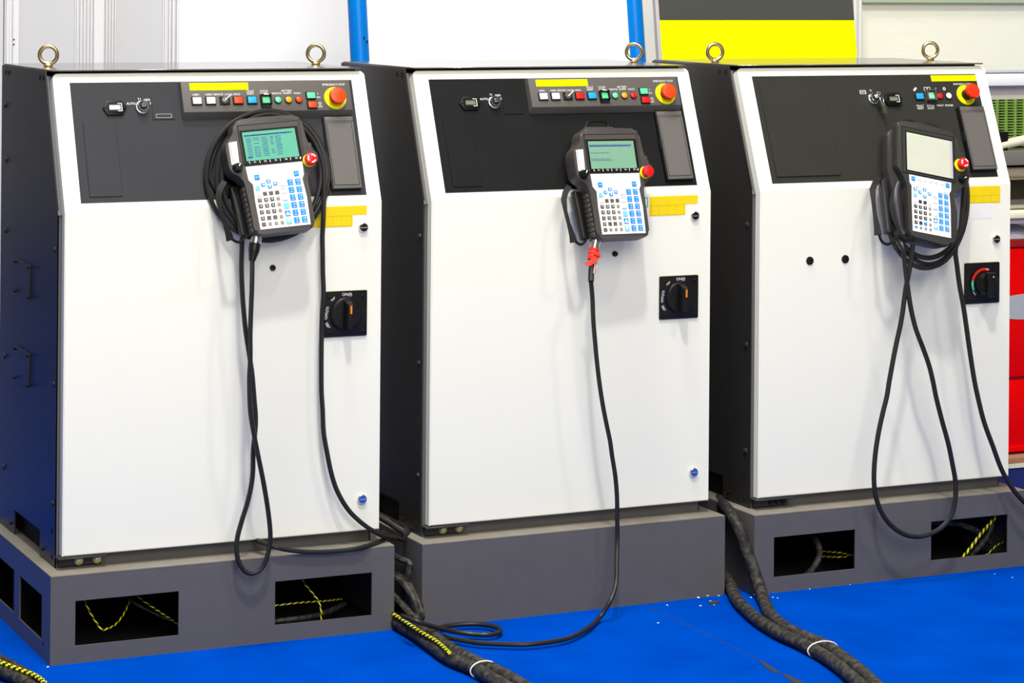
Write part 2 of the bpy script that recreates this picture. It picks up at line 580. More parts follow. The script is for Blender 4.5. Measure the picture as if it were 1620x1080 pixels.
# ------------------------------------------------------------------ parts shared by cabinets
def door_mesh():
    r, th = 0.013, 0.024
    seg = 5
    pts = []          # (front xyz, back xyz)
    N = Vector((0, -SZ, SY))

    def lo(u, z):
        return (Vector((u, 0, z)), Vector((u, th, z)))

    def hi(u, s):
        p = Vector((u, SY * s, ZK + SZ * s))
        return (p, p - N * th)
    kn = Vector((0, th, -th * math.tan(math.atan2(SY, SZ) / 2)))
    pts += [lo(0, ZB), lo(W, ZB)]
    kr = (Vector((W, 0, ZK)), Vector((W, 0, ZK)) + kn)
    kl = (Vector((0, 0, ZK)), Vector((0, 0, ZK)) + kn)
    arcR = [hi(W - r + r * math.cos(a), LS - r + r * math.sin(a)) for a in [math.pi / 2 * k / seg for k in range(seg + 1)]]
    arcL = [hi(r - r * math.sin(a), LS - r + r * math.cos(a)) for a in [math.pi / 2 * k / seg for k in range(seg + 1)]]
    ring = pts + [kr] + arcR + arcL + [kl]
    t = bmesh.new()
    f = [t.verts.new(p[0]) for p in ring]
    b = [t.verts.new(p[1]) for p in ring]
    n = len(ring)
    t.faces.new([f[0], f[1], f[2], f[n - 1]])
    t.faces.new([f[n - 1]] + f[2:n - 1])
    t.faces.new([b[n - 1], b[2], b[1], b[0]])
    t.faces.new(list(reversed([b[n - 1]] + b[2:n - 1])))
    for i in range(n):
        t.faces.new((f[(i + 1) % n], f[i], b[i], b[(i + 1) % n]))
    bmesh.ops.recalc_face_normals(t, faces=t.faces)
    fs = set(f)
    eds = [e for e in t.edges if e.verts[0] in fs and e.verts[1] in fs and not ({e.verts[0], e.verts[1]} == {f[2], f[n - 1]})]
    bmesh.ops.bevel(t, geom=eds, offset=0.0022, segments=2, affect='EDGES')
    mb = MB()
    mb._merge(t)
    return mb.mesh('door', 14)


DOOR = door_mesh()
DOOR.materials.append(M_door)


def side_mesh(notch, u0, u1):
    prof = [(SV, 0.1926), (SV, ZK), (SV + DS, ZL - 0.001), (DEP, ZL - 0.001), (DEP, 0.1926)]
    if notch:
        prof += [(0.390, 0.1926), (0.390, 0.2495), (0.157, 0.2495), (0.157, 0.1926)]
    t = bmesh.new()
    a = [t.verts.new((u0, v, z)) for v, z in prof]
    b = [t.verts.new((u1, v, z)) for v, z in prof]
    n = len(prof)
    t.faces.new(a); t.faces.new(list(reversed(b)))
    for i in range(n):
        t.faces.new((a[i], b[i], b[(i + 1) % n], a[(i + 1) % n]))
    bmesh.ops.recalc_face_normals(t, faces=t.faces)
    mb = MB()
    mb._merge(t)
    return mb


RIVET = MB().lathe([(0.0075, 0), (0.0070, 0.0018), (0.0045, 0.0034), (0, 0.0040)], 14).mesh('rivet')
RIVET.materials.append(M_body)
SCREW = MB().lathe([(0.0042, 0), (0.0042, 0.003), (0.003, 0.0042), (0, 0.0046)], 12).mesh('screw')
SCREW.materials.append(M_black)
HOLE = MB().lathe([(0.0060, 0), (0.0060, 0.0006)], 14).mesh('hole')
HOLE.materials.append(M_inner)
LOCKM = {}


def lock(parent, u, z, colour_mat, name='door_lock'):
    o = obj(name, MB().lathe([(0.0118, 0), (0.0118, 0.003), (0.0108, 0.0060), (0.0100, 0.0068), (0.0092, 0.0068), (0.0092, 0.0058), (0, 0.0058)], 24),
            M_chrome, parent, FRONT @ T(u, z, 0))
    obj('lock_core', MB().lathe([(0.0091, 0.0056), (0.0091, 0.0066), (0, 0.0068)], 20), colour_mat, o, FRONT @ T(u, z, 0))
    obj('slot', MB().box(-0.0078, 0.0078, -0.0011, 0.0011, 0.0064, 0.0076), M_chrome, o, FRONT @ T(u, z, 0))
    return o


def eye_bolt(parent, u, v, rz):
    Mx = T(u, v, ZL + 0.003) @ Matrix.Rotation(rz, 4, 'Z')
    mb = MB().torus(0.0200, 0.0048, M=T(0, 0, 0.0265) @ Matrix.Rotation(math.pi / 2, 4, 'X'), seg=36, ring=12)
    mb.lathe([(0.0105, 0), (0.0105, 0.003), (0.0080, 0.0055), (0.0062, 0.0075)], 20)
    return obj('eye_bolt', mb, M_zinc, parent, Mx)


def estop(parent, M, x, y, z, rdisc, rhead, height, red, name='emergency_stop', legend=False):
    base = obj(name, MB().lathe([(rdisc, 0), (rdisc, 0.0025), (rdisc - 0.001, 0.0035), (0, 0.0035)], 32), M_yellow, parent, M @ T(x, y, z))
    h = height
    obj('stem', MB().lathe([(rhead * 0.72, 0.0035), (rhead * 0.66, h - 0.010)], 24), M_black if height > 0.025 else red, base, M @ T(x, y, z))
    obj('push_head', MB().lathe([(rhead * 0.80, h - 0.012), (rhead, h - 0.0105), (rhead, h - 0.004), (rhead * 0.93, h - 0.0015), (rhead * 0.7, h), (0, h + 0.0012)], 32), red, base, M @ T(x, y, z))
    if legend:      # curved white reset arrows printed on the head
        mb = MB()
        for a0 in (0.3, 2.4, 4.5):
            arc_band(mb, rhead * 0.52, rhead * 0.72, a0, a0 + 1.3, h + 0.0004, h + 0.0008, 8)
        obj('reset_arrows', mb, M_print, base, M @ T(x, y, z))
    return base


def arc_band(mb, r0, r1, a0, a1, z0, z1, n=12, M=None, mi=0):
    pts = [(r1 * math.cos(a0 + (a1 - a0) * k / n), r1 * math.sin(a0 + (a1 - a0) * k / n)) for k in range(n + 1)]
    pts += [(r0 * math.cos(a1 - (a1 - a0) * k / n), r0 * math.sin(a1 - (a1 - a0) * k / n)) for k in range(n + 1)]
    mb.prism(pts, z0, z1, M=M, mi=mi)
    return mb


def square_button(parent, M, x, y, z, w, h, m, name='push_button'):
    o = obj(name, MB().prism(round_outline(rect(-w / 2, w / 2, -h / 2, h / 2), 0.001, 2), 0, 0.003, bev=0.0006, seg=1), M_black, parent, M @ T(x, y, z))
    obj('button_cap', MB().prism(round_outline(rect(-w / 2 + 0.0022, w / 2 - 0.0022, -h / 2 + 0.0022, h / 2 - 0.0022), 0.001, 2), 0.003, 0.0062, bev=0.001, seg=2), m, o, M @ T(x, y, z))
    return o


def round_lamp(parent, M, x, y, z, r, m):
    o = obj('indicator_lamp', MB().lathe([(r, 0), (r, 0.0022), (r * 0.86, 0.003), (r * 0.84, 0.003)], 22), M_black, parent, M @ T(x, y, z))
    obj('lens', MB().lathe([(r * 0.84, 0.0028), (r * 0.80, 0.0046), (r * 0.5, 0.0060), (0, 0.0065)], 22), m, o, M @ T(x, y, z))
    return o


def hour_meter(parent, M, x, y, lcd, flip=False, depth=0.006):
    hexa = [(-0.0272, 0), (-0.0172, -0.0165), (0.0172, -0.0165), (0.0272, 0), (0.0172, 0.0165), (-0.0172, 0.0165)]
    o = obj('hour_meter', MB().prism(hexa, 0, depth, bev=0.0012), M_black, parent, M @ T(x, y, 0))
    Mx = M @ T(x, y, 0)
    mb = MB().holed(-0.0165, 0.0165, -0.0105, 0.0112, depth, depth + 0.003, [(-0.0135, 0.0125, -0.0055, 0.0068)])
    obj('bezel', mb, M_black, o, Mx)
    obj('display', MB().box(-0.0135, 0.0125, -0.0055, 0.0068, depth, depth + 0.0008), lcd, o, Mx)
    for sx in (-0.0218, 0.0218):
        obj('screw', SCREW, None, o, Mx @ T(sx, 0, depth - 0.001) @ Matrix.Scale(0.6, 4))
    mb = MB()       # white corner marks printed on the bezel
    for y0 in (0.0080, -0.0095):
        mb.box(0.0055, 0.0155, y0, y0 + 0.0014, depth + 0.003, depth + 0.0034)
    mb.box(0.0140, 0.0155, -0.0095, 0.0094, depth + 0.003, depth + 0.0034)
    obj('corner_print', mb, M_print, o, Mx)
    return o


def key_switch(parent, M, x, y, marks, key=False):
    Mx = M @ T(x, y, 0)
    o = obj('key_switch', MB().lathe([(0.0150, 0), (0.0150, 0.004), (0.0140, 0.0048), (0.0128, 0.0048), (0.0128, 0.012), (0.0118, 0.0132), (0.0100, 0.0132), (0.0100, 0.0105), (0, 0.0105)], 28), M_chrome, parent, Mx)
    obj('barrel', MB().lathe([(0.0098, 0.0105), (0.0098, 0.0120), (0, 0.0120)], 24), M_black, o, Mx)
    obj('plug', MB().lathe([(0.0062, 0.0120), (0.0062, 0.0165), (0.0052, 0.0175), (0, 0.0175)], 20), M_chrome, o, Mx @ T(0.001, 0.001, 0))
    obj('keyhole', MB().box(-0.0007, 0.0007, -0.0035, 0.0035, 0.0174, 0.0180), M_black, o, Mx @ T(0.001, 0.001, 0) @ Matrix.Rotation(-0.6, 4, 'Z'))
    for s, dx, dy, size in marks:
        letter(s, size, dx, dy, 0.0005, o, Mx)
    if key:       # ring with a second key dangling in front of the panel
        obj('key_bow', MB().box(-0.0012, 0.0012, -0.009, 0.009, 0.017, 0.034, bev=0.0008), M_chrome, o, Mx @ Matrix.Rotation(-0.5, 4, 'Z'))
        obj('key_ring', MB().torus(0.0085, 0.0009, M=T(0.007, -0.012, 0.028) @ Matrix.Rotation(0.5, 4, 'Y'), seg=22, ring=6), M_chrome, o, Mx)
        mb = MB().prism([(-0.006 + 0.006 * math.cos(a), 0.006 * math.sin(a)) for a in [2 * math.pi * k / 12 for k in range(12)]], 0, 0.0016)
        obj('key_head', mb, M_steel, o, Mx @ T(0.014, -0.023, 0.026))
        for dx in (0.0065, 0.0110):
            obj('key_blade', MB().box(-0.0012, 0.0012, -0.020, 0.0, 0, 0.0014), M_steel, o, Mx @ T(dx, -0.028, 0.026) @ Matrix.Rotation(0.10 if dx > 0.008 else 0.0, 4, 'Z'))
    return o


def compartment(parent, x0, x1, y0, y1, out=0.012):
    """shallow storage cover with a framed lid and finger notch"""
    o = obj('storage_cover', MB().box(x0, x1, y0, y1, 0, out, bev=0.0012), M_black, parent, SLANT)
    obj('cover_lid', MB().box(x0 + 0.0035, x1, y0 + 0.002, y1 - 0.012, out - 0.001, out + 0.0022, bev=0.0012), M_cover, o, SLANT)
    obj('cover_inset', MB().prism(round_outline(rect(x0 + 0.007, x1 - 0.006, y0 + 0.010, y1 - 0.016), 0.001, 1), out + 0.0020, out + 0.0030, bev=0.0006, seg=1), M_cover, o, SLANT)
    mb = MB().holed(x0 + 0.0055, x1 - 0.0048, y0 + 0.0088, y1 - 0.0148, out + 0.0020, out + 0.0024, [(x0 + 0.0066, x1 - 0.0056, y0 + 0.0096, y1 - 0.0156)])
    obj('cover_groove', mb, M_black, o, SLANT)
    obj('hinge_strip', MB().box(x0 + 0.0035, x1, y1 - 0.0110, y1, out - 0.002, out + 0.001, bev=0.0008), M_cover, o, SLANT)
    ym = (y0 + y1) / 2 + 0.005
    obj('finger_notch', MB().box(x0 - 0.0015, x0 + 0.004, ym - 0.014, ym + 0.014, out * 0.3, out + 0.0012, bev=0.0008), M_inner, o, SLANT)
    return o


def warn_label(parent, u0, u1, z0, z1, zm, u2, name='yellow_label'):
    """blank yellow sticker: a long upper strip and a shorter lower strip with boxed fields"""
    o = obj(name, MB().prism([(u0, zm), (u0, z0), (u2, z0), (u2, zm), (u1, zm), (u1, z1), (u0, z1)], 0.0, 0.0006), M_label, parent, FRONT)
    mb = MB()
    zt = zm - 0.001
    mb.box(u0 + 0.002, u2 - 0.002, zt - 0.0008, zt, 0.0006, 0.0008)
    n = 4
    for k in range(n + 1):
        x = u0 + 0.004 + (u2 - u0 - 0.008) * k / n
        mb.box(x - 0.0004, x + 0.0004, z0 + 0.002, zt, 0.0006, 0.0008)
    mb.box(u0 + 0.002, u2 - 0.002, z0 + 0.0016, z0 + 0.0024, 0.0006, 0.0008)
    obj('label_fields', mb, M_label_line, o, FRONT)
    return o


def rotary_switch(parent, kind):
    cx, cy = 0.6515, 0.7185
    Mx = FRONT @ T(cx, cy, 0)
    o = obj('main_switch', MB().prism(round_outline(rect(-0.0535, 0.0525, -0.0515, 0.0520), 0.003, 2), 0, 0.005, bev=0.0012), M_black, parent, Mx)
    obj('dial', MB().lathe([(0.0385, 0.005), (0.0385, 0.009), (0.0365, 0.0115), (0.0335, 0.0125), (0, 0.0125)], 40), M_black, o, Mx)
    for sx in (-0.041, 0.041):
        for sy in (-0.040, 0.040):
            obj('screw', SCREW, None, o, Mx @ T(sx, sy, 0.004) @ Matrix.Scale(0.8, 4))
    if kind == 'bar':
        ol = [(-0.0085, -0.032), (0.0085, -0.032), (0.0085, 0.033), (-0.0085, 0.033)]
        tp = [(-0.0055, -0.029), (0.0055, -0.029), (0.0055, 0.024), (-0.0055, 0.024)]
        obj('handle', MB().prism(ol, 0.0125, 0.040, top=tp, bev=0.001), M_black, o, Mx)
        obj('pointer_mark', MB().box(-0.0022, 0.0022, 0.004, 0.0225, 0.0398, 0.0405), M_ptr, o, Mx)
        letter('ON(I)', 0.0100, 0.003, 0.0440, 0.0054, o, Mx)
        letter('TRIP', 0.0065, -0.031, 0.0345, 0.0054, o, Mx, rot=0.72)
        letter('OFF(O)', 0.0092, -0.0460, 0.004, 0.0054, o, Mx, rot=1.45)
        letter('RESET', 0.0058, -0.0425, -0.024, 0.0054, o, Mx, rot=-1.05)
        letter('OPEN', 0.0042, -0.0465, -0.0235, 0.0054, o, Mx, rot=-1.05)
    else:
        mb = MB(); arc_band(mb, 0.0335, 0.0395, math.radians(68), math.radians(165), 0.0120, 0.0132, 16)
        obj('red_arc', mb, M_red, o, Mx)
        mb = MB(); arc_band(mb, 0.0335, 0.0395, math.radians(166), math.radians(205), 0.0120, 0.0132, 8)
        obj('green_arc', mb, M_arcgreen, o, Mx)
        obj('knob', MB().lathe([(0.0290, 0.0125), (0.0280, 0.030), (0.0255, 0.0335), (0, 0.0345)], 36), M_black, o, Mx)
        obj('handle', MB().prism([(-0.010, -0.030), (0.010, -0.030), (0.012, 0.030), (-0.012, 0.030)], 0.030, 0.046, bev=0.003), M_black, o, Mx)
        obj('pointer_mark', MB().lathe([(0.0018, 0.0458), (0.0018, 0.0466), (0, 0.0466)], 12), M_print, o, Mx @ T(0.004, 0.020, 0))
        letter('ON', 0.0052, -0.0020 + 0.010, 0.0355, 0.0134, o, Mx, rot=-0.2)
        letter('OFF', 0.0052, -0.0362, 0.0000, 0.0134, o, Mx, rot=1.5)
        letter('RESET', 0.0048, -0.031, -0.024, 0.0128, o, Mx, rot=-0.9)
    return o


M_ptr = mat('orange_mark', (0.85, 0.22, 0.004), 0.4)
M_arcgreen = mat('green_arc', (0.02, 0.48, 0.30), 0.45)
M_oil = mat('bracket_dark', (0.03, 0.03, 0.032), 0.45)


def make_cabinet(k, label, pmat):
    c = thing('controller_cabinet', label, 'control cabinet', CAB[k] @ T(0, 0, 0), 'robot controller cabinets in a row')
    # --- carcass
    mb = MB()
    prof = [(SV + 0.004, 0.1926), (SV + 0.004, ZK + 0.001), (SV + DS + 0.003, ZL - 0.006), (DEP - 0.004, ZL - 0.006), (DEP - 0.004, 0.1926)]
    t = bmesh.new()
    a = [t.verts.new((0.012, v, z)) for v, z in prof]
    b = [t.verts.new((SU1 - 0.004, v, z)) for v, z in prof]
    t.faces.new(a); t.faces.new(list(reversed(b)))
    for i in range(5):
        t.faces.new((a[i], b[i], b[(i + 1) % 5], a[(i + 1) % 5]))
    bmesh.ops.recalc_face_normals(t, faces=t.faces)
    mb._merge(t)
    obj('carcass', mb, M_inner, c)
    sl = obj('side_panel', side_mesh(True, SU0, SU0 + 0.003), M_body, c)
    obj('side_panel', side_mesh(False, SU1 - 0.003, SU1), M_body, c)
    # flanges folded in behind the door
    fr = MB()
    fr.box(SU0, 0.030, SV, SV + 0.004, 0.1926, ZK)
    fr.box(SU0, 0.030, 0.0, LS + 0.002, -SV * SZ - 0.004, -SV * SZ, M=SLANT)
    fr.box(0.03, SU1, SV, SV + 0.004, 0.1926, 0.26)
    obj('front_frame', fr, M_base, c)  # paler paint than the side panels stands in for glancing light
    # lid
    lid = MB().box(0.0 - 0.0035, SU1, 0.1075, DEP + 0.002, ZL, ZL + 0.003, bev=0.0008, seg=1)
    lid.box(SU0 + 0.002, 0.02, SV + DS + 0.01, DEP, ZL - 0.002, ZL + 0.0005)
    obj('lid', lid, M_lid, c)
    bolts = {1: [(0.048, 0.34, -0.30), (0.700, 0.335, -0.45)], 2: [(0.697, 0.32, -0.55)], 3: [(0.045, 0.31, -0.25), (0.722, 0.34, -0.35)]}[k]
    for u, v, rz in bolts:
        eye_bolt(c, u, v, rz)
    # --- left side details
    for z in (0.884, 0.590, 0.330, 1.05):
        for v in (0.047, 0.500):
            if z == 1.05 and v < 0.1:
                continue
            obj('rivet', RIVET, None, sl, LEFT @ T(-v, z, -SU0))
    obj('rivet', RIVET, None, sl, LEFT @ T(-0.512, 1.1775, -SU0))
    for v in (0.189, 0.1585, 0.508, 0.478):
        obj('hole', HOLE, None, sl, LEFT @ T(-v, 1.2545, -SU0))
    for v, z in ((0.052, 0.268), (0.052, 0.212)):
        obj('hole', HOLE, None, sl, LEFT @ T(-v, z, -SU0))
    for v in (0.128, 0.420):
        obj('screw', SCREW, None, sl, LEFT @ T(-v, 0.214, -SU0))
    if k == 1:
        for z0, z1 in ((0.7505, 0.828), (0.5515, 0.628)):
            pl = obj('cover_plate', MB().box(-0.392, -0.258, z0, z1, 0, 0.003, bev=0.0006, seg=1), M_body, sl, LEFT @ T(0, 0, -SU0))
            for v in (0.262, 0.388):
                for z in (z0 + 0.005, z1 - 0.005):
                    obj('screw', SCREW, None, sl, LEFT @ T(-v, z, -SU0 + 0.003))
    # --- door with everything fixed to it
    d = obj('door', DOOR, None, c)
    lock(d, 0.694, 0.9135 if k < 3 else 0.8285, M_black)
    if k < 3:
        lock(d, 0.696, 0.2935, M_keyblue2)
    # bottom hinge bracket and its bolts
    hb = obj('hinge_bracket', MB().box(-0.010, 0.098, 0.2155, 0.2195, -SV, 0.006, bev=0.0008, seg=1), M_oil, c, FRONT)
    hb2 = MB().box(-0.004, 0.092, 0.1975, 0.2155, -SV - 0.001, -SV + 0.010, bev=0.0008, seg=1)
    obj('bracket_face', hb2, M_oil, hb, FRONT)
    for u in ((0.0415, 0.0825) if k < 3 else (0.045, 0.062, 0.079)):
        hx = [(0.0078 * math.cos(math.pi / 3 * q), 0.0078 * math.sin(math.pi / 3 * q)) for q in range(6)]
        mb = MB().lathe([(0.0092, 0), (0.0092, 0.0012), (0, 0.0012)], 18).prism(hx, 0.0012, 0.0065, bev=0.0010)
        obj('bolt', mb, M_bolt if k < 3 else M_black, hb, FRONT @ T(u, 0.2065, -SV + 0.010) @ Matrix.Scale(1 if k < 3 else 0.75, 4))
    # --- slanted control panel
    p = obj('control_panel', MB().box(0.0368, 0.7045, 0.0185, 0.2965, 0, 0.0012), pmat, c, SLANT)
    rotary_switch(c, 'bar' if k < 3 else 'knob')
    if k < 3:
        obj('blank_cover', MB().prism(round_outline(rect(0.057, 0.132, 0.031, 0.205), 0.002, 2), 0.0012, 0.0032, bev=0.0008, seg=1), pmat, p, SLANT)
        pl = obj('option_plate', MB().prism(round_outline(rect(0.2185, 0.270, 0.207, 0.262), 0.001, 1), 0.0012, 0.003, bev=0.0006, seg=1), pmat, p, SLANT)
        if k == 1:
            mb = MB().holed(0.226, 0.262, 0.211, 0.220, 0.003, 0.0033, [(0.2267, 0.2613, 0.2117, 0.2193)])
            obj('plate_marking', mb, M_keyline, pl, SLANT)
        SP = SLANT @ T(0, 0, 0.0012)
        hour_meter(p, SP, 0.1325, 0.2350, M_meter if k == 1 else M_meter2)
        key_switch(p, SP, 0.1960, 0.2365, [('AUTO', -0.024, 0.009, 0.0075), ('T1', -0.004, 0.019, 0.0075), ('100%', 0.0130, 0.0175, 0.0075), ('T2', 0.0225, 0.0085, 0.0075)])
        # protruding button box
        bx = obj('button_box', MB().prism(rect(0.2855, 0.6925, 0.2065, 0.2930), 0.0012, 0.0190, top=rect(0.2865, 0.6912, 0.2175, 0.2908), bev=0.0010), M_box, c, SLANT)
        B = SLANT @ T(0, 0, 0.0190)
        obj('name_strip', MB().box(0.3060, 0.4445, 0.2690, 0.2862, 0, 0.0006), M_signyellow, bx, B)
        for u in (0.3187, 0.3513):
            square_button(bx, B, u, 0.2432, 0, 0.0245, 0.0200, M_white)
        for u, m in ((0.4161, M_orange if k == 1 else M_redk), (0.4490, M_blue)):
            square_button(bx, B, u, 0.2432, 0, 0.0245, 0.0200, m)
        ks = obj('selector_switch', MB().box(-0.0122, 0.0122, -0.0100, 0.0100, 0, 0.002, bev=0.0006, seg=1), M_black, bx, B @ T(0.3845, 0.2432, 0))
        obj('selector_knob', MB().lathe([(0.0080, 0.002), (0.0080, 0.006), (0.0066, 0.008), (0, 0.0085)], 22), M_chrome, ks, B @ T(0.3845, 0.2432, 0))
        obj('selector_key', MB().box(-0.0012, 0.0012, -0.004, 0.0165, 0.0080, 0.0125, bev=0.0006), M_cream, ks, B @ T(0.3845, 0.2432, 0) @ Matrix.Rotation(-0.85, 4, 'Z'))
        cs = square_button(bx, B, 0.4815, 0.2425, 0, 0.0235, 0.0195, M_green)
        Mc = B @ T(0.4815, 0.2425, 0)
        mb = MB().box(-0.0125, -0.0100, -0.0115, 0.0120, 0.0, 0.0110).box(0.0100, 0.0125, -0.0115, 0.0120, 0.0, 0.0110).box(-0.0125, 0.0125, 0.0100, 0.0125, 0.004, 0.0120)
        obj('button_guard', mb, M_black, cs, Mc)
        obj('guard_label', MB().box(-0.0060, 0.0060, 0.0105, 0.0122, 0.0118, 0.0122), M_print, cs, Mc)
        obj('guard_slot', MB().box(-0.0118, 0.0118, -0.0175, -0.0118, 0.0, 0.0035), M_black, cs, Mc)
        for u, m in ((0.5115, M_green2), (0.5368, M_amber), (0.5621, M_orange if k == 1 else M_redk)):
            round_lamp(bx, B, u, 0.2430, 0, 0.0088, m)
        square_button(bx, B, 0.5919, 0.2525, 0, 0.0240, 0.0190, M_green)
        square_button(bx, B, 0.5925, 0.2300, 0, 0.0240, 0.0190, M_orange if k == 1 else M_redk)
        for s, u, yy, sz in (('USER1', 0.3187, 0.2585, 0.0060), ('USER2', 0.3490, 0.2585, 0.0060), ('REMOTE', 0.3712, 0.2585, 0.0060), ('LOCAL', 0.3955, 0.2585, 0.0060),
                             ('HOLD', 0.4150, 0.2585, 0.0060), ('FAULT\nRESET', 0.4480, 0.2625, 0.0064), ('CYCLE\nSTART', 0.4805, 0.2625, 0.0064), ('REMOTE', 0.5105, 0.2592, 0.0060),
                             ('BATTERY\nALARM', 0.5358, 0.2625, 0.0062), ('FAULT', 0.5610, 0.2592, 0.0060), ('I', 0.6105, 0.2570, 0.0080), ('ON', 0.6105, 0.2487, 0.0060),
                             ('O', 0.6125, 0.2335, 0.0095), ('OFF', 0.6125, 0.2260, 0.0060), ('EMERGENCY STOP', 0.6515, 0.2790, 0.0066)):
            letter(s, sz, u, yy, 0.0004, bx, B)
        estop(bx, B, 0.6508, 0.2455, 0.0, 0.0268, 0.0196, 0.026, M_orange)
        compartment(c, 0.6185, 0.6905, 0.0295, 0.2035 if k == 1 else 0.2035)
        u0 = 0.5705
        warn_label(d, u0, 0.7025, 0.9165, 0.9630, 0.9425, 0.6685)
        if k == 2:
            gm = MB().holed(0.556, 0.566, 0.938, 0.962, 0, 0.0006, [(0.5585, 0.5635, 0.9405, 0.9595)])
            obj('green_sticker', gm, M_arcgreen, d, FRONT)
        # black rubber stop on the door
        obj('door_stop', MB().lathe([(0.0068, 0), (0.0062, 0.006), (0.0045, 0.009), (0, 0.0095)], 18), M_black, d, FRONT @ T(0.4765, 0.8300, 0))
    else:
        obj('blank_cover', MB().prism(round_outline(rect(0.0515, 0.2355, 0.034, 0.2815), 0.003, 2), 0.0012, 0.0045, bev=0.0010, seg=1), pmat, p, SLANT)
        SP = SLANT @ T(0, 0, 0.0012)
        hour_meter(p, SP, 0.4330, 0.2290, M_meter2, depth=0.008)
        o = key_switch(p, SP, 0.3770, 0.2330, [('AUTO', -0.026, 0.0180, 0.0066), ('T1', -0.002, 0.0215, 0.0070), ('T2', 0.0190, 0.0155, 0.0066)], key=True)
        mb = MB().holed(0.342, 0.360, 0.2460, 0.2560, 0, 0.0004, [(0.3430, 0.3590, 0.2468, 0.2552)])
        obj('mode_frame', mb, M_print, o, SP)
        square_button(p, SP, 0.5165, 0.2365, 0, 0.0250, 0.0200, M_blue)
        cs = square_button(p, SP, 0.5500, 0.2380, 0, 0.0250, 0.0220, M_green3)
        Mc = SP @ T(0.5500, 0.2380, 0)
        mb = MB().box(-0.0135, -0.0110, -0.0135, 0.0135, 0.0, 0.0120).box(0.0110, 0.0135, -0.0135, 0.0135, 0.0, 0.0120).box(-0.0135, 0.0135, 0.0115, 0.0140, 0.003, 0.0130).box(-0.0135, 0.0135, -0.0140, -0.0120, 0.003, 0.0120)
        obj('button_guard', mb, M_box, cs, Mc)
        round_lamp(p, SP, 0.5790, 0.2370, 0, 0.0095, M_redk)
        round_lamp(p, SP, 0.6060, 0.2370, 0, 0.0095, M_white)
        for s, u, yy, sz in (('FAULT\nRESET', 0.5140, 0.2085, 0.0074), ('CYCLE\nSTART', 0.5455, 0.2080, 0.0074), ('FAULT', 0.5755, 0.2120, 0.0072), ('POWER', 0.6025, 0.2115, 0.0072),
                             ('EMERGENCY STOP', 0.6560, 0.2690, 0.0064), ('?', 0.5725, 0.2570, 0.0090)):
            letter(s, sz, u, yy, 0.0004, p, SP)
        sy = MB()
        sy.box(-0.006, 0.006, -0.0025, 0.0025, 0, 0.0004, M=T(0.5090, 0.2570, 0) @ Matrix.Rotation(0.7, 4, 'Z'))
        sy.holed(0.5365, 0.5455, 0.2530, 0.2620, 0, 0.0004, [(0.5375, 0.5445, 0.2540, 0.2610)])
        sy.holed(0.5465, 0.5555, 0.2530, 0.2620, 0, 0.0004, [(0.5475, 0.5545, 0.2540, 0.2610)])
        arc_band(sy, 0.0025, 0.0042, 0, 2 * math.pi - 0.01, 0, 0.0004, 16, M=T(0.5985, 0.2570, 0))
        obj('symbols', sy, M_print, p, SP)
        obj('name_strip', MB().box(0.5650, 0.7030, 0.2775, 0.2935, 0, 0.0006), M_signyellow, p, SP)
        estop(p, SP, 0.6600, 0.2385, 0, 0.0272, 0.0200, 0.040, M_redk2)
        compartment(c, 0.6190, 0.6965, 0.0325, 0.2030, out=0.016)
        warn_label(d, 0.6000, 0.7065, 0.9215, 0.9645, 0.9425, 0.7065)
        obj('white_label', MB().box(0.6200, 0.6815, 0.8825, 0.9190, 0, 0.0005), M_white2, d, FRONT)
        for u in (0.1411, 0.2434):
            obj('hole_plug', MB().lathe([(0.0105, 0), (0.0100, 0.0025), (0.006, 0.004), (0, 0.0042)], 20), M_black, d, FRONT @ T(u, 0.795, 0))
    # hook plate that carries the hand-held pendant
    br = obj('pendant_bracket', MB().box(0.405, 0.475, 0.045, 0.110, 0.0012, 0.0040, bev=0.0008, seg=1), M_black, c, SLANT)
    return c


M_keyblue2 = mat('blue_lock_core', (0.02, 0.09, 0.42), 0.35)
M_redk = mat('pure_red_plastic', (0.70, 0.008, 0.008), 0.35)
M_redk2 = mat('glossy_red_plastic', (0.75, 0.035, 0.008), 0.18)
M_green2 = mat('green_lens', (0.14, 0.65, 0.36), 0.3)
M_green3 = mat('pale_green_button', (0.30, 0.66, 0.44), 0.3)
M_white2 = mat('paper_label', (0.84, 0.80, 0.80), 0.6)

M_reddark = mat('dark_red_paint', (0.32, 0.006, 0.006), 0.4)
make_cabinet(1, 'leftmost white-door controller cabinet, its pendant hung over a big coil of cable', M_panel)
make_cabinet(2, 'middle white-door controller cabinet, pendant connector wrapped with red tape', M_panel2)
make_cabinet(3, 'rightmost white-door controller cabinet with red and green arc on its main switch', M_panel3)


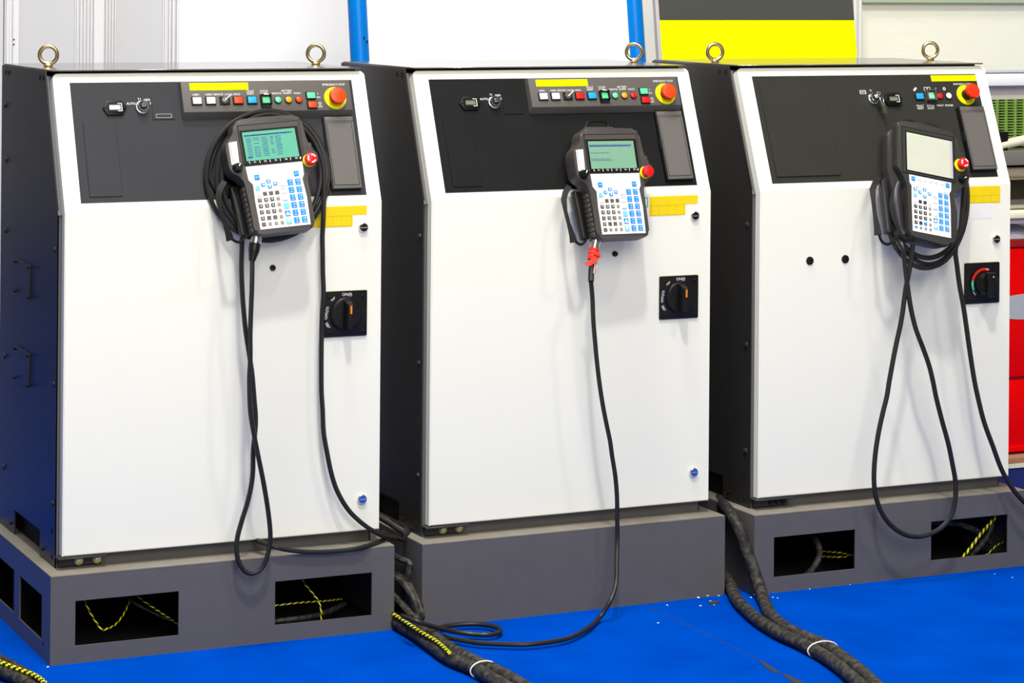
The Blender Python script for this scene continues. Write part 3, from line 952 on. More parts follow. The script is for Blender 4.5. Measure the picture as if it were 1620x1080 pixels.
# ------------------------------------------------------------------ plinths
def plinth(k, label, front_windows, side_windows):
    t = thing('steel_plinth', label, 'plinth', CAB[k], 'steel plinths under the cabinets')
    u0, u1, v0, v1 = -0.0367, W + 0.0195, -0.0455, 0.585
    th = 0.004
    hs = [(0.0180, 0.2497, 0.0375, 0.1345), (0.4730, 0.7048, 0.0378, 0.1350)] if front_windows else []
    obj('front_plate', MB().holed(u0, u1, 0.0, HB - th, 0, th, hs), M_base, t, FRONT @ T(0, 0, -v0 - th))
    hs = [(-0.2296, -0.0289, 0.0382, 0.1356), (-0.4860, -0.2774, 0.0400, 0.1370)] if side_windows else []
    sp = obj('side_plate', MB().holed(-v1, -v0 - th, 0.0, HB - th, 0, th, hs), M_base, t, LEFT @ T(0, 0, -u0 - th))
    if side_windows:
        obj('hole', HOLE, None, sp, LEFT @ T(-0.012, 0.0345, -u0) @ Matrix.Scale(0.7, 4))
    obj('side_plate', MB().box(u1 - th, u1, v0 + th, v1, 0, HB - th), M_base, t)
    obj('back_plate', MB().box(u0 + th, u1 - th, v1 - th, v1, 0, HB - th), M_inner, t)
    obj('added_dark_pan', MB().box(u0 + th, u1 - th, 0.05, v1 - th, 0, 0.004), M_inner, t)  # added near-black sheet, paints the shade seen through the windows
    obj('added_light_baffle', MB().box(u0 + th, u1 - th, 0.30, 0.304, 0.004, HB - th), M_inner, t)  # added to block light inside the plinth
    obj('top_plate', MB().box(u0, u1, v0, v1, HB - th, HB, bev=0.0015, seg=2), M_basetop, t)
    return t


plinth(1, 'dark grey plinth under the leftmost cabinet, window cut-outs in front and left side', True, True)
plinth(2, 'plain dark grey plinth without cut-outs under the middle cabinet', False, False)
plinth(3, 'dark grey plinth under the rightmost cabinet, two window cut-outs in front', True, False)


# ------------------------------------------------------------------ pendants
def pend_matrix(loc, yaw, lean, roll):
    a, b, c = map(math.radians, (yaw, lean, roll))
    X = Vector((math.cos(a), math.sin(a), 0)); O = Vector((math.sin(a), -math.cos(a), 0)); Z = Vector((0, 0, 1))
    U = Z * math.cos(b) - O * math.sin(b); N = O * math.cos(b) + Z * math.sin(b)
    X2 = X * math.cos(c) + U * math.sin(c); U2 = -X * math.sin(c) + U * math.cos(c)
    m = Matrix((X2, U2, N)).transposed().to_4x4()
    m.translation = Vector(loc)
    return m


PEND = {1: pend_matrix((0.4639, -0.0505, 1.0457), -0.5, 19.7, 4.1),
        2: pend_matrix((1.3055, -0.0695, 1.0051), 4.2, 17.7, -0.7),
        3: pend_matrix((2.1654, -0.1000, 1.0053), 0.4, 22.3, -12.2)}

KEYM = {}


def key(parent, x, y, w, h, m, legend=None, lsize=0.005, lmat=None, outline=False, name='key'):
    kk = (round(w, 4), round(h, 4), m.name)
    if kk not in KEYM:
        me = MB().prism(round_outline(rect(-w / 2, w / 2, -h / 2, h / 2), 0.0009, 2), 0, 0.0014, bev=0.0005, seg=1).mesh('key')
        me.materials.append(m)
        KEYM[kk] = me
    o = obj(name, KEYM[kk], None, parent, T(x, y, 0.0012))
    if outline:
        fm = (round(w, 4), round(h, 4), 'outline')
        if fm not in KEYM:
            me = MB().holed(-w / 2 - 0.0006, w / 2 + 0.0006, -h / 2 - 0.0006, h / 2 + 0.0006, 0, 0.0010, [(-w / 2, w / 2, -h / 2, h / 2)]).mesh('key_rim')
            me.materials.append(M_keyline)
            KEYM[fm] = me
        obj('key_rim', KEYM[fm], None, o, T(x, y, 0.0012))
    if legend:
        letter(legend, lsize, x, y, 0.0028, o, Matrix(), m=lmat, name='legend')
    return o


def arrow_key(parent, x, y, rot):
    o = obj('arrow_key', MB().prism([(-0.0052, -0.001), (-0.0035, -0.0042), (0.0035, -0.0042), (0.0052, -0.001), (0.0045, 0.0040), (-0.0045, 0.0040)], 0, 0.0012, bev=0.0004, seg=1), M_keyblue, parent, T(x, y, 0.0012))
    obj('arrow', MB().prism([(-0.0012, -0.0034), (0.0012, -0.0034), (0.0012, -0.0004), (0.0028, -0.0004), (0, 0.0026), (-0.0028, -0.0004), (-0.0012, -0.0004)], 0.0012, 0.0016), M_print, o, T(x, y, 0.0012) @ Matrix.Rotation(rot, 4, 'Z'))
    return o


def triangle_key(parent, x, y, w, h, upw, m):
    o = key(parent, x, y, w, h, m, outline=True)
    s = 1 if upw else -1
    tri = [(-w * 0.42, -h * 0.35 * s), (w * 0.42, -h * 0.35 * s), (0, h * 0.38 * s)]
    if s < 0:
        tri.reverse()
    obj('triangle', MB().prism(tri, 0.0014, 0.0018), M_keysheet, o, T(x, y, 0.0012))
    return o


def ridge_grip(parent, pts, m, n=9):
    """row of rounded ridges down the left grip"""
    (x0, y0), (x1, y1) = pts
    for k in range(n):
        t = (k + 0.5) / n
        x, y = x0 + (x1 - x0) * t, y0 + (y1 - y0) * t
        obj('grip_ridge', RIDGE, None, parent, T(x, y, -0.014))


RIDGE = MB().prism(round_outline([(-0.0055, -0.0058), (0.0040, -0.0058), (0.0040, 0.0050), (-0.0055, 0.0058)], 0.002, 2), -0.020, 0.0085, bev=0.004, seg=2, bevback=0.003).mesh('grip_ridge')
RIDGE.materials.append(M_pend)


def lcd_lines(mb, x0, x1, y0, rows, dy, cols, h, seed, fill=0.75):
    rnd = random.Random(seed)
    for r in range(rows):
        for (a, b, prob) in cols:
            if rnd.random() > prob:
                continue
            x = x0 + (x1 - x0) * a
            xe = x0 + (x1 - x0) * b * (1 if rnd.random() < 0.6 else 0.97)
            while x < xe:
                w = rnd.uniform(0.0006, 0.0016)
                mb.box(x, min(x + w, xe), y0 - r * dy - h * rnd.uniform(0.25, 0.5), y0 - r * dy + h * rnd.uniform(0.15, 0.5), 0, 0.0002)
                x += w + rnd.uniform(0.0003, 0.0008)
    return mb


def pendant_classic(k, label, lcd, handle):
    p = thing('teach_pendant', label, 'hand controller', PEND[k], 'hand-held teach pendants')
    ol = [(-0.068, -0.128), (-0.056, -0.134), (0.064, -0.1325), (0.0725, -0.122), (0.0735, -0.06), (0.0735, -0.02), (0.079, -0.006), (0.090, 0.003),
          (0.1035, 0.013), (0.1075, 0.030), (0.103, 0.046), (0.0905, 0.058), (0.087, 0.075), (0.083, 0.119), (0.072, 0.1305), (0.0, 0.133), (-0.066, 0.1315), (-0.079, 0.120),
          (-0.083, 0.100), (-0.092, 0.089), (-0.1015, 0.082), (-0.1055, 0.065), (-0.1045, 0.022), (-0.098, 0.010), (-0.084, 0.001), (-0.0755, -0.012), (-0.0725, -0.06), (-0.0715, -0.118)]
    obj('housing', MB().prism(round_outline(ol, 0.006, 3), -0.046, 0.0, bev=0.0055, seg=3, bevback=0.006), M_pend, p)
    # rear battery hump resting on the cabinet bracket
    obj('rear_hump', MB().prism(round_outline(rect(-0.050, 0.045, -0.050, 0.060), 0.01, 3), -0.062, -0.044, bevback=0.004), M_black, p)
    bz = MB().prism(round_outline([(-0.0695, 0.0262), (0.0735, 0.0262), (0.0765, 0.119), (-0.0675, 0.119)], 0.003, 2), 0, 0.0012, bev=0.0006, seg=1)
    b = obj('screen_bezel', bz, M_bez, p)
    obj('bezel_groove', MB().holed(-0.0712, 0.0745, 0.0245, 0.1175, 0.0004, 0.0016, [(-0.0700, 0.0733, 0.0257, 0.1163)]), M_black, b)
    obj('screen_rim', MB().box(-0.0675, 0.0700, 0.0255, 0.1045, 0.0012, 0.0018), M_black, b)
    s = obj('screen', MB().box(-0.0625, 0.0625, 0.0335, 0.1000, 0.0018, 0.0022), lcd, b)
    mb = MB()
    if k == 1:
        lcd_lines(mb, -0.0590, 0.0590, 0.0915, 1, 0.004, [(0.0, 0.10, 1), (0.12, 0.72, 1), (0.74, 1.0, 1)], 0.0040, 3)
        mb.box(-0.0590, 0.050, 0.0903, 0.0927, 0, 0.0002)
        lcd_lines(mb, -0.0560, 0.0590, 0.0850, 11, 0.0042, [(0.0, 0.10, .9), (0.14, 0.27, .9), (0.31, 0.44, 1), (0.49, 0.56, .8), (0.60, 0.72, .8)], 0.0028, 5)
        mb.box(-0.0585, -0.047, 0.0395, 0.0425, 0, 0.0002)
    else:
        lcd_lines(mb, -0.0600, 0.0560, 0.0905, 1, 0.004, [(0.0, 1.0, 1)], 0.0024, 3)
        mb.box(-0.0600, 0.053, 0.0868, 0.0890, 0, 0.0002)
        for yy, e in ((0.0715, 0.45), (0.0570, 0.45), (0.0535, 0.5)):
            lcd_lines(mb, -0.0600, 0.0560, yy, 1, 0.004, [(0.0, e, 1)], 0.0020, 9)
    obj('screen_text', mb, M_lcdtext, s, T(0, 0, 0.0022))
    # function-key legend strip under the screen
    fs = obj('function_strip', MB().box(-0.0640, 0.0690, 0.0262, 0.0330, 0.0018, 0.0024), M_black, b)
    for j in range(5):
        letter('F%d' % (j + 1), 0.0060, -0.0435 + j * 0.0245, 0.0296, 0.0026, fs, Matrix())
    mb = MB()
    for j in range(6):
        mb.box(-0.0006, 0.0006, -0.0032, 0.0032, 0.0024, 0.0027, M=T(-0.0565 + j * 0.0242, 0.0296, 0) @ Matrix.Rotation(0.35 - j * 0.12, 4, 'Z'))
    mb.box(0.0605, 0.0655, 0.0290, 0.0302, 0.0024, 0.0027)
    obj('strip_dividers', mb, M_print, fs)
    # keypad sheet
    sh = [(-0.0575, -0.1235), (0.0610, -0.1235), (0.0635, -0.060), (0.0605, -0.0185), (0.0660, -0.0080), (0.0672, 0.0212), (-0.0672, 0.0212), (-0.0655, -0.0090), (-0.0570, -0.0210), (-0.0585, -0.060)]
    kp = obj('keypad', MB().prism(sh, 0, 0.0012), M_keysheet, p)
    for j, s_ in enumerate(('F1', 'F2', 'F3', 'F4', 'F5')):
        letter(s_, 0.0050, -0.0385 + j * 0.0208, 0.0118, 0.0014, kp, Matrix(), m=M_keyline)
    obj('legend_frame', MB().holed(-0.0205, 0.0240, -0.0098, 0.0038, 0.0012, 0.0015, [(-0.0199, 0.0234, -0.0092, 0.0032)]), M_keyline, kp)
    for x in (-0.0452, 0.0480):
        key(kp, x, -0.0052, 0.0118, 0.0120, M_keyblue, 'SHIFT', 0.0034)
    key(kp, -0.0478, -0.0300, 0.0095, 0.0095, M_keycyan, outline=True)
    for x, y, r in ((-0.0202, -0.0166, 0), (-0.0338, -0.0232, math.pi / 2), (-0.0052, -0.0234, -math.pi / 2), (-0.0190, -0.0290, math.pi)):
        arrow_key(kp, x, y, r)
    cols = (-0.0478, -0.0331, -0.0188, -0.0044)
    rows = (-0.0439, -0.0577, -0.0712, -0.0851, -0.0992, -0.1129)
    leg = ('', '789', '456', '123', '0.,', '')
    for r, y in enumerate(rows):
        for c_, x in enumerate(cols):
            if r == 0:
                m = M_keysheet if c_ == 0 else M_keydark
                key(kp, x, y, 0.0095, 0.0085, m, outline=(c_ == 0))
            elif c_ == 3 or (r == 5 and c_ > 0):
                key(kp, x, y, 0.0076, 0.0074, M_keytan)
            else:
                key(kp, x, y, 0.0094, 0.0088, M_keydark, leg[r][c_] if c_ < len(leg[r]) else '-', 0.0070)
    rows6 = [-0.0238 - j * 0.0174 for j in range(6)]
    for j, y in enumerate(rows6):
        if j < 3:
            o = key(kp, 0.0116, y, 0.0118, 0.0125, M_keysheet, outline=True)
            if j:
                yy = 0.0050 if j == 1 else -0.0050
                obj('key_stripe', MB().box(-0.0056, 0.0056, min(yy, yy - 0.0012 * (1 if j == 1 else -1)), max(yy, yy - 0.0012 * (1 if j == 1 else -1)), 0.0014, 0.0017), M_keyblue, o, T(0.0116, y, 0.0012))
        elif j == 3:
            key(kp, 0.0116, y, 0.0118, 0.0125, M_keycyan, outline=True)
        else:
            triangle_key(kp, 0.0116, y, 0.0118, 0.0125, j == 4, M_keyblue if j == 4 else M_keycyan)
    ax = ('X', 'Y', 'Z', 'X', 'Y', 'Z')
    for j, y in enumerate(rows6):
        for x, sg in ((0.0300, '-'), (0.0485, '+')):
            o = key(kp, x, y, 0.0126, 0.0136, M_keyblue)
            letter(sg + ax[j], 0.0060, x, y + 0.0022, 0.0028, o, Matrix(), name='legend')
            letter('(J%d)' % (j + 1), 0.0036, x, y - 0.0040, 0.0028, o, Matrix(), name='legend')
    # status lamp strip, switch knob, emergency stop
    st = obj('status_strip', MB().prism(round_outline([(-0.0985, 0.0290), (-0.0800, 0.0305), (-0.0775, 0.0815), (-0.0970, 0.0800)], 0.0015, 2), 0, 0.0012), M_keysheet, p)
    for j in range(11):
        y = 0.0770 - j * 0.0036 - (0.0015 if j > 7 else 0)
        obj('status_lamp', LED, None, st, T(-0.0945, y, 0.0012))
        obj('lamp_legend', LEDTXT, None, st, T(-0.0890, y, 0.0012))
    kn = obj('enable_knob', MB().lathe([(0.0115, 0), (0.0112, 0.004), (0.0098, 0.0055), (0.0090, 0.013), (0.0080, 0.015), (0, 0.0152)], 26), M_black, p, T(-0.0865, 0.0205, 0))
    obj('knob_mark', MB().box(-0.0012, 0.0012, 0.001, 0.0080, 0.0150, 0.0155), M_print, kn, T(-0.0865, 0.0205, 0) @ Matrix.Rotation(-0.5, 4, 'Z'))
    estop(p, Matrix(), 0.0835, 0.0215, 0.0, 0.0150, 0.0140, 0.022, M_redk, legend=(k == 1))
    # left grip: ridged pad, dead-man bar behind it, hand strap
    ridge_grip(p, ((-0.0745, -0.022), (-0.0705, -0.126)), M_pend)
    obj('rear_grip', MB().prism(round_outline([(-0.100, -0.010), (-0.078, -0.012), (-0.072, -0.128), (-0.092, -0.128)], 0.006, 3), -0.052, -0.030, bev=0.006, bevback=0.006), M_black, p)
    strap = obj('hand_strap', MB().ribbon([(-0.108, 0.002, -0.034), (-0.122, -0.014, -0.032), (-0.130, -0.032, -0.030), (-0.131, -0.060, -0.028), (-0.128, -0.090, -0.026), (-0.123, -0.118, -0.026), (-0.121, -0.134, -0.027)],
                                          [0.013, 0.014, 0.014, 0.009, 0.009, 0.014, 0.018], 0.004, (-0.45, 0, 0.9)), M_strap, p)
    obj('strap_cord', MB().tube([(-0.119, -0.129, -0.027), (-0.108, -0.137, -0.030), (-0.095, -0.138, -0.034), (-0.082, -0.128, -0.036)], 0.0032, step=0.005), M_strap, strap)
    if handle:
        obj('hang_handle', MB().tube([(-0.046, 0.122, -0.030), (-0.045, 0.140, -0.030), (-0.038, 0.152, -0.030), (-0.028, 0.156, -0.030), (0.006, 0.156, -0.030), (0.016, 0.153, -0.030), (0.019, 0.144, -0.030), (0.018, 0.122, -0.030)], 0.0030, step=0.004), M_black, p)
        obj('handle_seat', MB().box(-0.056, 0.022, 0.128, 0.139, -0.042, -0.014, bev=0.002), M_pend, p)
    # connector at the lower left
    if k == 1:
        cp = [(-0.0560, -0.122, -0.030), (-0.0610, -0.1362, -0.030), (-0.0650, -0.148, -0.030)]
        cn = obj('connector', MB().tube(cp, 0.0120, seg=20, step=0.004), M_chrome, p)
        obj('connector_ring', MB().tube([(-0.0606, -0.135, -0.030), (-0.0628, -0.141, -0.030)], 0.0135, seg=20, step=0.01), M_chrome, cn)
        obj('strain_relief', MB().tube([(-0.0648, -0.1475, -0.030), (-0.0725, -0.1686, -0.030), (-0.0785, -0.184, -0.030)], 0.0125, seg=18, step=0.004, rfun=lambda t: 1.0 if t < 0.4 else 1.0 - 0.42 * (t - 0.4) / 0.6), M_black, cn)
    else:
        cn = obj('connector', MB().tube([(-0.0570, -0.122, -0.030), (-0.0617, -0.1343, -0.030), (-0.0672, -0.151, -0.030)], 0.0115, seg=20, step=0.004), M_chrome, p)
        obj('connector_ring', MB().tube([(-0.0612, -0.133, -0.030), (-0.0632, -0.139, -0.030)], 0.0132, seg=20, step=0.01), M_chrome, cn)
    return p


LED = MB().lathe([(0.0010, 0), (0.0010, 0.0005), (0, 0.0007)], 8).mesh('status_lamp')
LED.materials.append(M_black)
LEDTXT = MB().box(0, 0.0060, -0.0005, 0.0005, 0, 0.0002).mesh('lamp_legend')
LEDTXT.materials.append(M_keyline)


def pendant_color(k, label):
    p = thing('teach_pendant', label, 'hand controller', PEND[k], 'hand-held teach pendants')
    ol = [(-0.0600, -0.1680), (-0.0540, -0.1725), (0.0314, -0.1785), (0.0560, -0.1740), (0.0735, -0.1540), (0.0760, -0.0867), (0.0672, -0.0453), (0.0725, -0.0300), (0.0989, -0.0145), (0.1110, -0.0030),
          (0.1175, 0.0256), (0.1150, 0.0550), (0.1040, 0.0625), (0.0925, 0.0700), (0.0850, 0.1050), (0.0780, 0.1190), (0.0564, 0.1281), (-0.0245, 0.1335), (-0.0830, 0.1290), (-0.0920, 0.1190),
          (-0.0935, 0.0900), (-0.0950, 0.0080), (-0.0770, -0.0180), (-0.0665, -0.0420), (-0.0650, -0.1560)]
    obj('housing', MB().prism(round_outline(ol, 0.007, 3), -0.030, 0.0, bev=0.0050, seg=3, bevback=0.004), M_pend3, p)
    back = [(-0.0700, -0.1720), (0.0300, -0.1765), (0.0560, -0.1700), (0.0700, -0.1500), (0.0730, -0.0500), (0.0800, 0.1050), (0.0500, 0.1240), (-0.0800, 0.1260), (-0.1060, 0.1000), (-0.1080, 0.0000), (-0.1000, -0.0300), (-0.0900, -0.0700), (-0.0860, -0.1500)]
    obj('rear_shell', MB().prism(round_outline(back, 0.010, 3), -0.058, -0.024, bev=0.004, seg=2, bevback=0.010), M_pend3, p)
    obj('side_grip', MB().tube([(-0.0780, -0.030, -0.022), (-0.0840, -0.055, -0.024), (-0.0850, -0.085, -0.025), (-0.0810, -0.120, -0.025), (-0.0740, -0.150, -0.024), (-0.0660, -0.165, -0.022)], 0.0175, seg=16, step=0.006, rfun=lambda t: 0.55 + 0.45 * math.sin(math.pi * min(1, max(0, t * 1.15 - 0.05)))), M_gripblk, p)
    b = obj('screen_bezel', MB().prism(round_outline([(-0.0845, -0.0080), (0.0705, -0.0080), (0.0715, 0.1090), (0.0600, 0.1160), (-0.0840, 0.1160)], 0.004, 2), 0, 0.0008, bev=0.0004, seg=1), M_pend3, p)
    obj('bezel_groove', MB().holed(-0.0790, 0.0735, -0.0100, 0.1135, 0.0006, 0.0010, [(-0.0778, 0.0723, -0.0088, 0.1123)]), M_black, b)
    obj('screen_rim', MB().box(-0.0690, 0.0690, -0.0035, 0.1030, 0.0008, 0.0014), M_black, b)
    s = obj('screen', MB().box(-0.0660, 0.0665, -0.0005, 0.0995, 0.0014, 0.0018), M_lcd3, b)
    obj('film_edge', MB().box(0.0585, 0.0660, -0.0005, 0.0990, 0.0018, 0.0021), M_film, s)
    obj('film_label', MB().box(-0.0600, -0.0250, 0.0925, 0.0975, 0.0018, 0.0021), M_filmgreen, s)
    sh = [(-0.0543, -0.1582), (0.0545, -0.1582), (0.0560, -0.0800), (0.0535, -0.0420), (0.0590, -0.0330), (0.0600, -0.0119), (-0.0605, -0.0119), (-0.0600, -0.0320), (-0.0545, -0.0400), (-0.0550, -0.0800)]
    kp = obj('keypad', MB().prism(sh, 0, 0.0012), M_keysheet, p)
    for x in (-0.0499, 0.0490):
        key(kp, x, -0.0215, 0.0112, 0.0118, M_keyblue, 'SHIFT', 0.0032)
    for j in range(5):
        key(kp, -0.0318 + j * 0.0160, -0.0178, 0.0088, 0.0092, M_keysheet, outline=True)
    for x, y in ((-0.0409, -0.0362), (0.0405, -0.0372)):
        key(kp, x, y, 0.0086, 0.0090, M_keysheet, outline=True)
    obj('legend_frame', MB().holed(-0.0200, 0.0190, -0.0420, -0.0300, 0.0012, 0.0015, [(-0.0195, 0.0185, -0.0415, -0.0305)]), M_keyline, kp)
    for x, y, r in ((-0.0450, -0.0482, 0), (-0.0316, -0.0540, math.pi / 2), (-0.0182, -0.0448, 0), (-0.0044, -0.0533, -math.pi / 2), (-0.0178, -0.0632, math.pi)):
        arrow_key(kp, x, y, r)
    key(kp, -0.0455, -0.0642, 0.0088, 0.0092, M_keycyan, outline=True)
    cols = (-0.0450, -0.0314, -0.0178, -0.0042)
    rows = (-0.0788, -0.0926, -0.1065, -0.1205, -0.1345, -0.1470)
    leg = ('', '789', '456', '123', '0.', '')
    for r, y in enumerate(rows):
        for c_, x in enumerate(cols):
            if r == 0:
                key(kp, x, y, 0.0090, 0.0084, M_keysheet if c_ in (0, 3) else M_keydark2, outline=(c_ in (0, 3)))
            elif r == 5 and c_ == 0:
                key(kp, x, y, 0.0090, 0.0048, M_keyblue)
            elif r == 4 and c_ == 2:
                key(kp, x, y, 0.0088, 0.0086, M_keyblue)
            elif c_ == 3 or r == 5:
                key(kp, x, y, 0.0068, 0.0072, M_keytan)
            else:
                key(kp, x, y, 0.0088, 0.0088, M_keydark2, leg[r][c_] if c_ < len(leg[r]) else None, 0.0066)
    rows6 = [-0.0520 - j * 0.0171 for j in range(6)]
    for j, y in enumerate(rows6):
        if j < 4:
            o = key(kp, 0.0108, y, 0.0112, 0.0118, M_keysheet, outline=True)
            if j in (1, 2):
                yy = 0.0046 if j == 1 else -0.0056
                obj('key_stripe', MB().box(-0.0052, 0.0052, yy, yy + 0.0010, 0.0014, 0.0017), M_keyblue, o, T(0.0108, y, 0.0012))
        else:
            triangle_key(kp, 0.0108, y, 0.0112, 0.0118, j == 4, M_keyblue if j == 4 else M_keycyan)
        for x, sg in ((0.0272, '-'), (0.0437, '+')):
            o = key(kp, x, y, 0.0116, 0.0130, M_keyblue)
            letter(sg + 'XYZXYZ'[j], 0.0055, x, y + 0.0020, 0.0028, o, Matrix(), name='legend')
            letter('(J%d)' % (j + 1), 0.0034, x, y - 0.0040, 0.0028, o, Matrix(), name='legend')
    estop(p, Matrix(), 0.0880, 0.0400, 0.0, 0.0165, 0.0140, 0.024, M_redk, legend=True)
    kn = obj('enable_knob', MB().lathe([(0.0105, 0), (0.0100, 0.004), (0.0088, 0.006), (0.0082, 0.012), (0.0072, 0.0135), (0, 0.0137)], 26), M_black, p, T(0.0915, 0.0025, 0))
    obj('knob_mark', MB().box(-0.0010, 0.0010, 0.001, 0.0070, 0.0136, 0.0141), M_print, kn, T(0.0915, 0.0025, 0) @ Matrix.Rotation(-0.9, 4, 'Z'))
    obj('rear_grip', MB().prism(round_outline([(-0.118, -0.020), (-0.098, -0.020), (-0.088, -0.160), (-0.104, -0.160)], 0.006, 3), -0.060, -0.036, bev=0.006, bevback=0.006), M_gripblk, p)
    strap = obj('hand_strap', MB().ribbon([(-0.122, -0.016, -0.040), (-0.134, -0.034, -0.038), (-0.1440, -0.056, -0.036), (-0.1435, -0.085, -0.034), (-0.1400, -0.120, -0.034), (-0.1350, -0.150, -0.034), (-0.1320, -0.172, -0.035)],
                                          [0.013, 0.015, 0.016, 0.011, 0.010, 0.015, 0.019], 0.004, (-0.45, 0, 0.9)), M_strap, p)
    obj('strap_cord', MB().tube([(-0.130, -0.168, -0.035), (-0.120, -0.185, -0.038), (-0.104, -0.190, -0.040), (-0.090, -0.182, -0.040), (-0.078, -0.168, -0.040)], 0.0036, step=0.005), M_strap, strap)
    obj('hang_handle', MB().tube([(-0.058, 0.116, -0.045), (-0.058, 0.136, -0.045), (-0.050, 0.148, -0.045), (-0.040, 0.151, -0.045), (-0.018, 0.153, -0.045), (-0.008, 0.149, -0.045), (-0.004, 0.138, -0.045), (-0.004, 0.116, -0.045)], 0.0030, step=0.004), M_black, p)
    obj('handle_seat', MB().prism(round_outline([(-0.075, 0.118), (0.030, 0.118), (0.010, 0.138), (-0.030, 0.143), (-0.062, 0.138)], 0.006, 3), -0.054, -0.030, bev=0.003, bevback=0.003), M_pend3, p)
    return p


M_gripblk = mat('grip_rubber', (0.020, 0.019, 0.022), 0.38, noise=0.1)
M_keydark2 = mat('key_black', (0.035, 0.030, 0.024), 0.45)
M_film = mat('film_edge', (0.42, 0.42, 0.46), 0.3)
M_filmgreen = mat('film_green', (0.50, 0.62, 0.38), 0.4)
pendant_classic(1, 'grey teach pendant with green text screen, hung in front of a coiled cable', M_lcd1, False)
pendant_classic(2, 'grey teach pendant with wire handle and red tape on its connector', M_lcd2, True)
pendant_color(3, 'wide olive-grey teach pendant with pale film-covered screen on the rightmost cabinet')

# measured cable paths (metres)
CABLE_ONE = [(0.396,-0.095,0.859), (0.396,-0.094,0.805), (0.395,-0.092,0.751), (0.394,-0.091,0.697), (0.395,-0.090,0.643), (0.394,-0.088,0.606), (0.395,-0.087,0.562), (0.398,-0.086,0.522), (0.407,-0.084,0.474), (0.419,-0.083,0.419), (0.432,-0.082,0.360), (0.444,-0.080,0.293), (0.449,-0.079,0.241), (0.443,-0.078,0.203), (0.430,-0.076,0.175), (0.408,-0.075,0.165), (0.390,-0.073,0.173), (0.376,-0.072,0.199), (0.374,-0.070,0.238), (0.385,-0.068,0.279), (0.401,-0.067,0.328), (0.411,-0.065,0.378), (0.413,-0.063,0.435), (0.417,-0.062,0.474), (0.419,-0.060,0.505), (0.416,-0.058,0.546), (0.411,-0.057,0.601), (0.405,-0.055,0.644), (0.397,-0.053,0.695), (0.392,-0.052,0.739), (0.389,-0.050,0.782), (0.387,-0.048,0.837), (0.388,-0.047,0.891), (0.387,-0.045,0.927), (0.336,0.019,1.031), (0.344,0.034,1.074), (0.364,0.048,1.114), (0.396,0.059,1.147), (0.436,0.066,1.169), (0.479,0.069,1.179), (0.523,0.067,1.174), (0.562,0.059,1.156), (0.592,0.048,1.126), (0.610,0.034,1.086), (0.615,0.017,1.042), (0.605,0.001,0.998), (0.582,-0.013,0.958), (0.549,-0.025,0.925), (0.507,-0.033,0.904), (0.462,-0.036,0.895), (0.418,-0.034,0.901), (0.379,-0.027,0.919), (0.348,-0.016,0.949), (0.329,-0.003,0.988), (0.323,0.013,1.032), (0.333,0.028,1.076), (0.356,0.042,1.116), (0.390,0.053,1.149), (0.432,0.060,1.170), (0.477,0.062,1.179), (0.521,0.060,1.174), (0.559,0.052,1.155), (0.588,0.041,1.124), (0.604,0.026,1.085), (0.608,0.010,1.042), (0.597,-0.006,0.998), (0.574,-0.020,0.959), (0.542,-0.031,0.928), (0.504,-0.038,0.908), (0.463,-0.041,0.900), (0.423,-0.039,0.906), (0.389,-0.033,0.924), (0.364,-0.022,0.952), (0.349,-0.010,0.989), (0.346,0.005,1.029), (0.354,0.019,1.071), (0.374,0.032,1.109), (0.403,0.043,1.140), (0.439,0.050,1.161), (0.478,0.052,1.170), (0.516,0.050,1.165), (0.549,0.043,1.148), (0.574,0.032,1.120), (0.588,0.018,1.083), (0.591,0.003,1.042), (0.581,-0.012,1.001), (0.561,-0.025,0.963), (0.532,-0.036,0.934), (0.498,-0.043,0.914), (0.461,-0.046,0.907), (0.426,-0.044,0.912), (0.395,-0.038,0.929), (0.372,-0.028,0.957), (0.358,-0.015,0.993), (0.355,-0.001,1.033), (0.362,0.013,1.073), (0.379,0.026,1.111), (0.405,0.036,1.142), (0.439,0.043,1.163), (0.476,0.046,1.172), (0.513,0.044,1.168), (0.547,0.037,1.151), (0.574,0.026,1.122), (0.591,0.012,1.085), (0.596,-0.003,1.043), (0.586,-0.030,0.940), (0.584,-0.030,0.898), (0.585,-0.030,0.863), (0.586,-0.030,0.816), (0.588,-0.030,0.771), (0.585,-0.030,0.723), (0.584,-0.030,0.668), (0.584,-0.030,0.606), (0.585,-0.030,0.549), (0.588,-0.030,0.509), (0.591,-0.030,0.457), (0.600,-0.030,0.409), (0.611,-0.030,0.361), (0.626,-0.030,0.320), (0.652,-0.030,0.278), (0.682,-0.030,0.248), (0.713,-0.030,0.225), (0.755,-0.010,0.204), (0.802,0.020,0.191), (0.832,0.050,0.191), (0.848,0.100,0.195), (0.851,0.150,0.195), (0.858,0.240,0.186), (0.872,0.340,0.175)]
CABLE_LEDGE = [(0.442,0.020,0.220), (0.451,-0.020,0.219), (0.464,-0.055,0.216), (0.501,-0.055,0.205), (0.555,-0.055,0.196), (0.618,-0.055,0.193), (0.669,-0.055,0.195), (0.721,-0.030,0.198), (0.761,0.020,0.193), (0.794,0.120,0.184), (0.828,0.240,0.167)]
